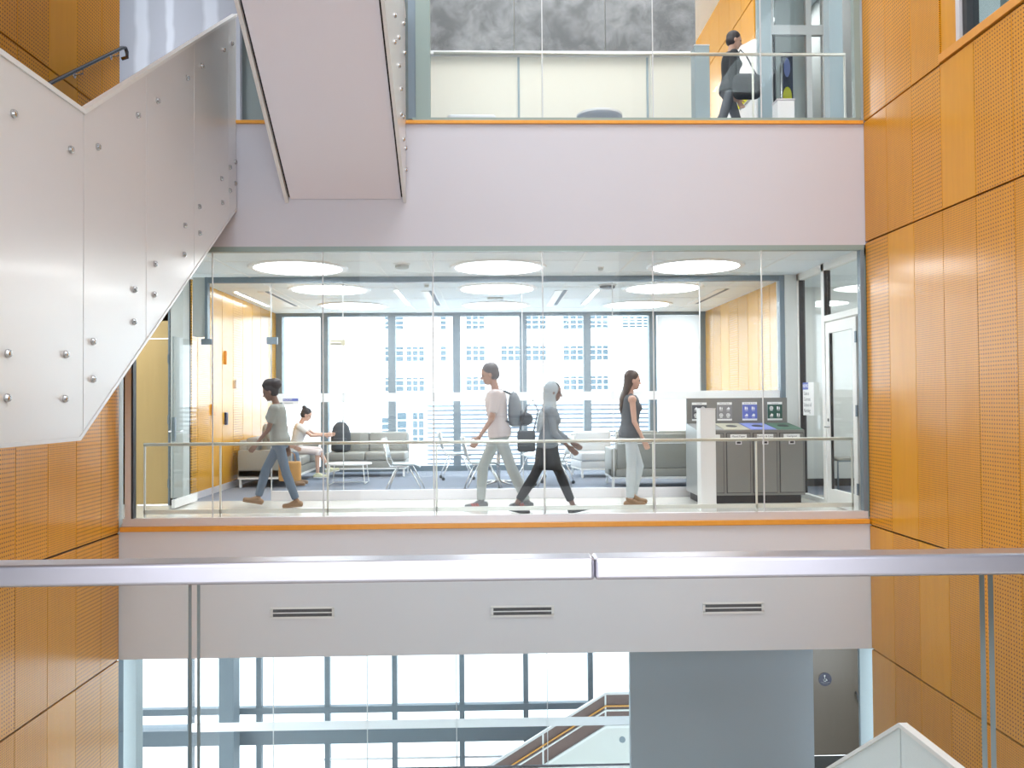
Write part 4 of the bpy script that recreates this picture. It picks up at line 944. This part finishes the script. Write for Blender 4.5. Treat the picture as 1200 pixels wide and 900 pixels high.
# ------------------------------------------------------------------ foreground balustrade
FB = thing('balustrade', 'glass balustrade with a wide brushed steel top rail in the foreground', 'balustrade', (0, 0, 0))
MB().box(-2.2, 0.203, 1.685, 1.755, 1.045, 1.088).build('top_rail', 'steel', FB, bevel=0.007, seg=3)
MB().box(0.2036, 2.4, 1.685, 1.755, 1.045, 1.088).build('top_rail', 'steel', FB, bevel=0.007, seg=3)
for x0, x1 in ((-2.2, -0.601), (-0.584, 0.997), (1.015, 2.4)):
    MB().box(x0, x1, 1.712, 1.731, -0.3, 1.047, (0, 1)).build('glass_panel', ['glass_green', 'edge'], FB)
MB().box(-2.2, 2.4, 1.70, 1.742, -0.42, -0.05).build('base_channel', 'steel', FB)
# ------------------------------------------------------------------ people
M['skin_light'] = mat('skin_light', (0.66, 0.42, 0.33), 0.5)
M['skin_dark'] = mat('skin_dark', (0.22, 0.13, 0.10), 0.5)
M['skin_mid'] = mat('skin_mid', (0.52, 0.32, 0.24), 0.5)
M['hair_black'] = mat('hair_black', (0.035, 0.03, 0.035), 0.55, noise=0.4, scale=40)
M['hair_brown'] = mat('hair_brown', (0.10, 0.07, 0.06), 0.5, noise=0.4, scale=40)
M['hair_grey'] = mat('hair_dark_grey', (0.14, 0.13, 0.14), 0.5, noise=0.3, scale=40)
M['shirt_grey'] = mat('cloth_olive_grey', (0.30, 0.31, 0.29), 0.85)
M['shirt_white'] = mat('cloth_white', (0.78, 0.76, 0.76), 0.85)
M['shirt_pinkish'] = mat('cloth_pale_pink', (0.70, 0.62, 0.62), 0.85)
M['top_dark'] = mat('cloth_dark_grey', (0.13, 0.14, 0.155), 0.85)
M['top_bluegrey'] = mat('cloth_blue_grey', (0.22, 0.26, 0.30), 0.85)
M['black_cloth'] = mat('cloth_black', (0.025, 0.027, 0.032), 0.8)
M['jeans'] = mat('cloth_blue_grey_jeans', (0.13, 0.17, 0.23), 0.9)
M['trouser_pale'] = mat('cloth_pale_grey', (0.44, 0.48, 0.48), 0.9)
M['jeans_pale'] = mat('cloth_pale_blue', (0.52, 0.57, 0.60), 0.9)
M['scarf'] = mat('cloth_pale_scarf', (0.48, 0.55, 0.60), 0.9)
M['shoe_tan'] = mat('shoe_tan', (0.30, 0.18, 0.10), 0.5)
M['shoe_black'] = mat('shoe_black', (0.03, 0.03, 0.03), 0.5)
M['shoe_grey'] = mat('shoe_grey', (0.20, 0.21, 0.22), 0.6)
M['shoe_cream'] = mat('shoe_cream', (0.72, 0.72, 0.50), 0.6)
M['sole'] = mat('shoe_sole_white', (0.8, 0.8, 0.78), 0.6)
M['stripe'] = mat('shoe_stripe_red', (0.75, 0.06, 0.03), 0.5)
M['bag_tan'] = mat('bag_tan', (0.55, 0.30, 0.10), 0.6)
M['pack_grey'] = mat('pack_grey', (0.24, 0.27, 0.30), 0.7)
M['pack_dark'] = mat('pack_dark', (0.07, 0.08, 0.095), 0.7)
M['lips'] = mat('lips', (0.42, 0.17, 0.15), 0.5)

def remesh(o, vox, smooth=3):
    r = o.modifiers.new('remesh', 'REMESH'); r.mode = 'VOXEL'; r.voxel_size = vox; r.use_smooth_shade = True
    if smooth:
        s = o.modifiers.new('smooth', 'SMOOTH'); s.iterations = smooth; s.factor = 0.5
    return o
def dirv(a): a = math.radians(a); return Vector((math.sin(a), 0, -math.cos(a)))

def person(label, loc, rz, H=1.68, sex='f', skin='skin_light', lean=3, L=(20, 5), R=(-20, 15), aL=(-20, 15), aR=(20, 15), head=0, hair='hair_black', style='short',
           top='shirt_grey', sleeve=0.6, long_top=0.0, bottom='jeans', leg_to=1.0, foot='shoe_black', feet=(0, 0), sit=None, shoe_stripe=False, spreadL=0.06, spreadR=0.06, strap=False, skirt=None, armout=(6, 6)):
    k = H/1.70
    hipw, shw = (0.088, 0.165) if sex == 'f' else (0.085, 0.195)
    th, sh = 0.43*k, 0.41*k
    joints = {}
    P0 = Vector((0, 0, 0))
    low = 1e9; legs = {}
    for s, (ha, kn), ft, spr in ((1, L, feet[0], spreadL), (-1, R, feet[1], spreadR)):
        hip = Vector((0, s*hipw*k, -0.02*k))
        d1 = dirv(ha); d1.y = s*math.tan(spr)*0.5; d1.normalize()
        knee = hip + d1*th
        d2 = dirv(ha-kn); ank = knee + d2*sh
        fa = math.radians(ft); fd = Vector((math.cos(fa), 0, math.sin(fa))); fu = Vector((-math.sin(fa), 0, math.cos(fa)))
        heel = ank - fd*0.045*k - fu*0.045*k; toe = ank + fd*0.165*k - fu*0.052*k
        low = min(low, heel.z-0.036*k, toe.z-0.028*k)
        legs[s] = (hip, knee, ank, heel, toe, fd, fu)
    zp = -low if sit is None else sit
    off = Vector((0, 0, zp))
    up = Vector((math.sin(math.radians(lean)), 0, math.cos(math.radians(lean)))); fw = Vector((up.z, 0, -up.x)); lf = Vector((0, 1, 0))
    pel = off
    def tp(h, x=0, y=0): return pel + up*(h*k) + fw*(x*k) + lf*(y*k)
    f_ = sex == 'f'
    def torso(g, top_h=0.52, bottom_h=-0.10):
        secs = [(-0.12, 0.0, 0.085, 0.125), (-0.06, -0.005, 0.115, 0.165 if f_ else 0.155), (0.02, -0.01, 0.118, 0.168 if f_ else 0.158), (0.10, 0.0, 0.100, 0.135 if f_ else 0.145), (0.18, 0.0, 0.092, 0.122 if f_ else 0.142),
                (0.28, 0.0, 0.105, 0.140 if f_ else 0.162), (0.38, 0.0, 0.108, 0.155 if f_ else 0.182), (0.45, -0.01, 0.088, 0.155 if f_ else 0.185), (0.495, -0.015, 0.06, 0.10 if f_ else 0.12), (0.53, -0.01, 0.045, 0.05)]
        rs = []
        for h, x, a, b in secs:
            if h < bottom_h-1e-6 or h > top_h+1e-6: continue
            rs.append([tp(h, x) + fw*((a+g)*k*math.cos(2*PI*j/20)) + lf*((b+g)*k*math.sin(2*PI*j/20)) for j in range(20)])
        return rs
    # head frame
    nb = tp(0.50, -0.01)
    ha = math.radians(lean+head); hu = Vector((math.sin(ha), 0, math.cos(ha))); hf = Vector((hu.z, 0, -hu.x))
    hc = nb + hu*0.185*k + hf*0.02*k
    def hp(x, y, z): return hc + hf*(x*k) + lf*(y*k) + hu*(z*k)
    hrot = (0, ha, 0)
    # arms
    arms = {}
    for s, (sa, el), ao in ((1, aL, armout[0]), (-1, aR, armout[1])):
        shd = tp(0.435, -0.005, s*shw*0.96)
        d1 = dirv(sa); d1.y = s*math.sin(math.radians(ao)); d1.normalize()
        elb = shd + d1*0.285*k
        d2 = dirv(sa+el); d2.y = s*math.sin(math.radians(ao))*0.3; d2.normalize()
        wr = elb + d2*0.245*k
        arms[s] = (shd, elb, wr, d1, d2)
    b = MB()
    b.rings(torso(0))
    if f_: b.ell(tp(0.33, 0.08, 0.065), (0.05*k, 0.055*k, 0.055*k)).ell(tp(0.33, 0.08, -0.065), (0.05*k, 0.055*k, 0.055*k))
    b.cap(nb - hu*0.03*k, nb + hu*0.10*k, 0.052*k, 0.048*k)
    b.ell(hp(-0.005, 0, 0.03), (0.097*k, 0.076*k, 0.095*k), hrot)            # skull
    b.ell(hp(0.030, 0, -0.035), (0.062*k, 0.058*k, 0.085*k), hrot)           # face
    b.ell(hp(0.055, 0, -0.085), (0.030*k, 0.030*k, 0.025*k), hrot)           # chin
    b.cap(hp(0.084, 0, 0.005), hp(0.108, 0, -0.028), 0.009*k, 0.013*k)       # nose
    b.cap(hp(0.086, 0.03, 0.025), hp(0.086, -0.03, 0.025), 0.012*k, 0.012*k)  # brow
    b.cap(hp(0.083, 0.018, -0.058), hp(0.083, -0.018, -0.058), 0.010*k, 0.010*k)
    for s in (1, -1): b.ell(hp(-0.005, s*0.077, -0.01), (0.018*k, 0.010*k, 0.030*k), hrot)
    for s in (1, -1):
        shd, elb, wr, d1, d2 = arms[s]
        b.ell(shd, (0.056*k, 0.052*k, 0.056*k)); b.cap(shd, elb, 0.047*k, 0.036*k); b.cap(elb, wr, 0.037*k, 0.024*k)
        # hand: palm, four fingers, thumb
        n_ = Vector((0, s, 0)); sd = d2.cross(n_).normalized()    # across the palm
        if sd.x < 0: sd = -sd
        pc = wr + d2*0.05*k
        b.cap(wr + d2*0.02*k - sd*0.018*k, wr + d2*0.075*k - sd*0.024*k, 0.017*k, 0.015*k).cap(wr + d2*0.02*k + sd*0.014*k, wr + d2*0.080*k + sd*0.022*k, 0.018*k, 0.015*k).cap(pc, wr + d2*0.08*k, 0.019*k, 0.016*k)
        for q_, ln in ((-0.030, 0.060), (-0.010, 0.074), (0.010, 0.080), (0.030, 0.072)):
            r0 = wr + d2*0.085*k + sd*q_*k; r1 = r0 + (d2 - n_*0.25).normalized()*ln*0.5*k; r2 = r1 + (d2 - n_*0.8).normalized()*ln*0.5*k
            b.cap(r0, r1, 0.0095*k, 0.0085*k, 8).cap(r1, r2, 0.0085*k, 0.0075*k, 8)
        t0 = wr + d2*0.03*k + sd*0.02*k; t1 = t0 + (d2*0.6 + sd*0.9).normalized()*0.04*k; t2 = t1 + (d2 + sd*0.2 - n_*0.3).normalized()*0.032*k
        b.cap(t0, t1, 0.013*k, 0.011*k, 8).cap(t1, t2, 0.011*k, 0.009*k, 8)
        hip, knee, ank, heel, toe, fd, fu = [v+off if i < 5 else v for i, v in enumerate(legs[s])]
        b.cap(hip, knee, 0.082*k, 0.052*k).cap(knee, knee+(ank-knee)*0.35, 0.050*k, 0.052*k).cap(knee+(ank-knee)*0.35, ank, 0.052*k, 0.034*k)
        b.cap(heel, toe, 0.033*k, 0.026*k).cap(ank, toe-fd*0.05*k, 0.034*k, 0.026*k)
    body = b.build('person', skin, smooth=True); remesh(body, 0.0065, 2)
    body.location = loc; body.rotation_euler = (0, 0, rz); tag(body, label, 'person')
    # face details
    for s in (1, -1):
        e = MB().ell(hp(0.083, s*0.031, 0.005), (0.010*k, 0.013*k, 0.009*k), hrot, 12).build('eye', 'hair_black', body, smooth=True)
    MB().cap(hp(0.092, 0.018, -0.058), hp(0.092, -0.018, -0.058), 0.006*k, 0.006*k).build('mouth', 'lips', body, smooth=True)
    # hair
    h = MB()
    h.ell(hp(-0.022, 0, 0.048), (0.102*k, 0.086*k, 0.096*k), hrot)
    h.ell(hp(-0.045, 0, 0.0), (0.075*k, 0.082*k, 0.085*k), hrot)
    if style == 'bun': h.ell(hp(-0.10, 0, 0.115), (0.045*k, 0.045*k, 0.04*k))
    if style == 'puff': h.ell(hp(-0.10, 0, 0.08), (0.09*k, 0.09*k, 0.085*k)); h.ell(hp(-0.04, 0, 0.11), (0.10*k, 0.09*k, 0.07*k)); h.ell(hp(0.02, 0, 0.10), (0.06*k, 0.07*k, 0.05*k))
    if style == 'long':
        h.rings([[c_ + hf*(a_*k*math.cos(2*PI*j/14)) + lf*(b_*k*math.sin(2*PI*j/14)) for j in range(14)] for c_, a_, b_ in
                 ((hp(-0.04, 0, 0.06), 0.075, 0.08), (hp(-0.05, 0, -0.04), 0.065, 0.088), (nb+up*0.05*k-fw*0.055*k, 0.05, 0.09), (tp(0.42, -0.115), 0.035, 0.095), (tp(0.32, -0.125), 0.025, 0.075), (tp(0.25, -0.12), 0.01, 0.03))])
    ho = h.build('hair', hair, body, smooth=True); remesh(ho, 0.009, 2)
    if style == 'scarf':
        sc_ = MB().ell(hp(-0.028, 0, 0.035), (0.108*k, 0.094*k, 0.112*k), hrot).ell(hp(-0.035, 0, -0.05), (0.08*k, 0.088*k, 0.09*k), hrot)
        sc_.rings([[c_ + fw*(a_*k*math.cos(2*PI*j/16)) + lf*(b_*k*math.sin(2*PI*j/16)) for j in range(16)] for c_, a_, b_ in
                 ((hp(-0.03, 0, -0.02), 0.08, 0.09), (nb+up*0.06*k, 0.085, 0.085), (tp(0.47, -0.01), 0.10, 0.13), (tp(0.40, -0.04), 0.105, 0.155), (tp(0.28, -0.10), 0.06, 0.13), (tp(0.16, -0.13), 0.03, 0.10))])
        o_ = sc_.build('head_scarf', 'scarf', body, smooth=True); remesh(o_, 0.010, 2)
    # top
    g = 0.022
    t_ = MB().rings(torso(g, 0.495, -0.06))
    if f_: t_.ell(tp(0.33, 0.085, 0.065), (0.06*k, 0.065*k, 0.062*k)).ell(tp(0.33, 0.085, -0.065), (0.06*k, 0.065*k, 0.062*k))
    if long_top:
        a0, a1 = torso(g+0.006, 0.02, 0.02)[0], None
        c0 = tp(0.02); c1 = off + Vector((0.0, 0, -long_top*k))
        r1 = [c1 + (p_-c0)*1.12 for p_ in a0]; t_.rings([a0, r1])
    for s in (1, -1):
        shd, elb, wr, d1, d2 = arms[s]
        if sleeve > 0:
            t_.ell(shd, (0.068*k, 0.062*k, 0.066*k))
            e_ = shd+(elb-shd)*min(1, sleeve)
            r_e = 0.060-0.012*min(1, sleeve)
            if sleeve <= 1: t_.tube([shd, e_], 0, 14, radii=[0.062*k, r_e*k])
            else: t_.cap(shd, elb, 0.060*k, 0.049*k).tube([elb, elb+(wr-elb)*(sleeve-1)], 0, 14, radii=[0.049*k, 0.036*k])
        else:
            t_.cap(tp(0.40, 0.04, s*0.09), tp(0.49, -0.01, s*0.09), 0.03*k, 0.028*k)
    remesh(t_.build('shirt', top, body, smooth=True), 0.011, 2)
    # bottom
    t_ = MB().rings(torso(0.008, 0.10, -0.12))
    for s in (1, -1):
        hip, knee, ank = [v+off for v in legs[s][:3]]
        t_.cap(hip, knee, 0.090*k, 0.066*k)
        if leg_to > 0: t_.tube([knee, knee+(ank-knee)*0.35*min(1, leg_to/0.35), knee+(ank-knee)*leg_to], 0, 14, radii=[0.066*k, 0.064*k, (0.064-0.014*leg_to)*k])
    nm = 'trousers' if leg_to > 0.3 else 'shorts'
    remesh(t_.build(nm, bottom, body, smooth=True), 0.011, 2)
    if skirt:
        a0 = torso(0.02, 0.10, 0.10)[0]; a1 = torso(0.03, -0.06, -0.06)[0]; c0 = tp(-0.06); c1 = off + Vector((0.01, 0, -0.30*k))
        MB().rings([a0, a1, [c1 + (p_-c0)*1.25 for p_ in a1]]).build('skirt', skirt, body, smooth=True)
    # shoes
    for s in (1, -1):
        hip, knee, ank, heel, toe = [v+off for v in legs[s][:5]]; fd, fu = legs[s][5], legs[s][6]
        so = MB().cap(heel, toe, 0.042*k, 0.034*k).cap(ank-fu*0.01, toe-fd*0.06*k, 0.044*k, 0.034*k)
        sh_ = so.build('shoe', foot, body, smooth=True); remesh(sh_, 0.008, 1)
        c0, c1 = heel-fu*0.036*k-fd*0.03*k, toe-fu*0.028*k+fd*0.025*k
        pts = [c0+lf*0.034*k, c1+lf*0.030*k, c1-lf*0.030*k, c0-lf*0.034*k]
        MB().add([p_-fu*0.004 for p_ in pts]+[p_+fu*0.014 for p_ in pts], [(0, 3, 2, 1), (4, 5, 6, 7), (0, 1, 5, 4), (1, 2, 6, 5), (2, 3, 7, 6), (3, 0, 4, 7)]).build('sole', 'sole' if shoe_stripe or foot == 'shoe_cream' else foot, sh_, bevel=0.005)
        if shoe_stripe:
            for q_ in (0.0, 0.03, 0.06):
                for sy in (1, -1):
                    a_ = heel + fd*(0.07+q_)*k + lf*sy*0.038*k - fu*0.02*k; b__ = a_ + fd*0.025*k + fu*0.045*k - lf*sy*0.006*k
                    MB().tube([a_, b__], 0.006*k, 6).build('stripe', 'stripe', sh_)
    return dict(body=body, tp=tp, hp=hp, arms=arms, legs=legs, off=off, k=k, fw=fw, up=up)

def wpt(p_, loc, rz): return Matrix.Rotation(rz, 3, 'Z') @ Vector(p_) + Vector(loc)

def backpack(label, loc, rz, mk='pack_grey', tilt=0.0, sc=1.0, straps=True):
    t = thing('backpack', label, 'backpack', loc, rz)      # local: back panel at x=0, pack bulges to -x, z up from base
    b = MB()
    b.rings([[(-0.085*sc+ax*math.cos(2*PI*j/18)*sc + tilt*z_, by*math.sin(2*PI*j/18)*sc, z_*sc) for j in range(18)] for z_, ax, by in
             ((0.0, 0.05, 0.09), (0.02, 0.085, 0.14), (0.14, 0.095, 0.15), (0.28, 0.085, 0.145), (0.38, 0.065, 0.12), (0.44, 0.035, 0.07), (0.455, 0.01, 0.03))])
    remesh(b.build('pack', mk, t, smooth=True), 0.010, 3)
    b = MB().rings([[(-0.165*sc+0.03*math.cos(2*PI*j/14)*sc, 0.10*math.sin(2*PI*j/14)*sc, z_*sc) for j in range(14)] for z_ in (0.04, 0.06, 0.18, 0.21)])
    b.build('front_pocket', mk, t, smooth=True, bevel=0.008)
    MB().tube([(-0.05*sc, -0.03, 0.44*sc), (-0.05*sc, -0.02, 0.49*sc), (-0.05*sc, 0.02, 0.49*sc), (-0.05*sc, 0.03, 0.44*sc)], 0.007).build('grab_loop', 'pack_dark', t, smooth=True)
    if straps:
        for s in (-1, 1):
            MB().tube([(0.0, s*0.09, 0.06), (0.20, s*0.15, 0.12), (0.245, s*0.13, 0.28), (0.17, s*0.11, 0.42), (0.06, s*0.10, 0.46), (-0.02, s*0.08, 0.42)], 0.012, 8).build('shoulder_strap', 'pack_dark', t, smooth=True)
    return t

# walkers --------------------------------------------------------------
a = person('person in grey shirt and blue-grey jeans striding left, seated woman behind', (-2.84, 11.55, 0), PI+0.05, 1.66, 'f', 'skin_dark', lean=6, R=(28, 12), L=(-14, 6), feet=(-6, 10), aR=(-18, 12), aL=(14, 25), head=14,
           hair='hair_black', style='puff', top='shirt_grey', sleeve=0.7, bottom='jeans', leg_to=0.93, foot='shoe_tan')
# tan bag held behind
wr = a['arms'][-1][2]; hp_ = wpt(wr + a['arms'][-1][4]*0.09, (-2.84, 11.55, 0), PI+0.05)
t = thing('handbag', 'tan handbag carried low by the person in the grey shirt', 'handbag', (hp_.x+0.02, hp_.y, hp_.z-0.40))
MB().box(-0.15, 0.15, -0.05, 0.05, 0.0, 0.27).build('bag_body', 'bag_tan', t, bevel=0.03, seg=3, smooth=True)
for s in (-1, 1): MB().tube([(-0.08, s*0.03, 0.25), (-0.06, s*0.02, 0.37), (0, 0.0, 0.405), (0.06, s*0.02, 0.37), (0.08, s*0.03, 0.25)], 0.006).build('bag_handle', 'shoe_tan', t, smooth=True)

m = person('tall man in a pale shirt and light grey trousers striding left with a backpack', (0.10, 11.05, 0), PI, 1.88, 'm', 'skin_mid', lean=5, R=(26, 22), L=(-20, 4), feet=(0, -4), aR=(-6, 25), aL=(10, 25), head=10,
           hair='hair_grey', style='short', top='shirt_pinkish', sleeve=0.75, bottom='trouser_pale', leg_to=0.97, foot='shoe_grey', shoe_stripe=True)
bp = wpt(m['tp'](0.05, -0.13), (0.10, 11.05, 0), PI)
backpack('blue-grey backpack worn by the tall man in the pale shirt', (bp.x, bp.y, bp.z+0.0), PI, 'pack_grey', tilt=0.06)
t = thing('cap', 'dark cap hanging on the blue-grey backpack', 'cap', (bp.x+0.215, bp.y-0.14, bp.z+0.10))
MB().ell((0, 0, 0), (0.085, 0.075, 0.085)).build('crown', 'pack_dark', t, smooth=True); MB().ell((-0.04, 0, -0.075), (0.07, 0.07, 0.012)).build('brim', 'pack_dark', t, smooth=True)

person('woman in pale headscarf, dark skirt and black leggings taking a long stride right', (0.70, 10.52, 0), 0, 1.64, 'f', 'skin_dark', lean=4, L=(24, 2), R=(-27, 6), feet=(12, -14), aL=(20, 35), aR=(8, 40), head=6,
       hair='hair_black', style='scarf', top='top_bluegrey', sleeve=1.7, bottom='black_cloth', leg_to=0.80, foot='shoe_black', skirt='black_cloth')
t = thing('shoulder_bag', 'dark shoulder bag behind the woman in the pale headscarf', 'bag', (0.42, 10.42, 0.78))
MB().box(-0.10, 0.12, -0.05, 0.04, 0.0, 0.26).build('bag_body', 'pack_dark', t, bevel=0.03, seg=3, smooth=True)
MB().tube([(-0.08, 0, 0.24), (0.02, 0.05, 0.55), (0.10, 0.1, 0.63), (0.16, 0.06, 0.5), (0.10, 0, 0.24)], 0.008).build('strap', 'pack_dark', t, smooth=True)

person('woman with long dark hair, dark sleeveless top and pale jeans walking right', (1.85, 11.35, 0), 0, 1.74, 'f', 'skin_light', lean=2, R=(0, 3), L=(18, 30), feet=(-5, 0), aL=(-6, 12), aR=(4, 22), head=4,
       hair='hair_brown', style='long', top='top_dark', sleeve=0, bottom='jeans_pale', leg_to=0.93, foot='shoe_tan')

# seated ----------------------------------------------------------------
person('seated woman with a hair bun and white tee reaching for a dark backpack', (-3.58, 15.72, 0), 0.1, 1.62, 'f', 'skin_light', lean=14, L=(88, 60), R=(84, 84), feet=(10, 0), aL=(58, 30), aR=(52, 40), head=12,
       hair='hair_black', style='bun', top='shirt_white', sleeve=0.6, bottom='shirt_pinkish', leg_to=0.15, foot='shoe_cream', sit=0.56)
person('person in an olive tee sitting on the left sofa behind the striding person', (-3.74, 14.5, 0), -0.1, 1.66, 'm', 'skin_mid', lean=4, L=(86, 82), R=(84, 78), feet=(0, 0), aL=(20, 50), aR=(22, 60), head=16,
       hair='hair_brown', style='short', top='shirt_grey', sleeve=0.7, bottom='jeans', leg_to=0.9, foot='shoe_tan', sit=0.56)
backpack('dark backpack standing on the end of the window sofa', (-2.84, 16.36, 0.465), -PI/2+PI, 'pack_dark', sc=1.25, straps=False)

# upper level ------------------------------------------------------------
person('person in black with a large bag walking past the display board on the upper level', (3.28, 11.45, UP-0.02), 0, 1.66, 'f', 'skin_mid', lean=3, L=(18, 4), R=(-18, 12), feet=(4, -6), aL=(10, 15), aR=(-10, 20), head=8,
       hair='hair_black', style='short', top='black_cloth', sleeve=1.9, bottom='top_dark', leg_to=0.95, foot='shoe_black')
t = thing('tote_bag', 'large black bag on the hip of the person in black upstairs', 'bag', (3.42, 11.14, UP+0.62))
MB().box(-0.19, 0.19, -0.09, 0.09, 0, 0.34).build('bag_body', 'black_cloth', t, bevel=0.09, seg=4, smooth=True)
MB().tube([(-0.14, 0, 0.30), (-0.10, 0.08, 0.62), (-0.04, 0.14, 0.72), (0.02, 0.08, 0.62), (0.14, 0, 0.30)], 0.010).build('strap', 'black_cloth', t, smooth=True)
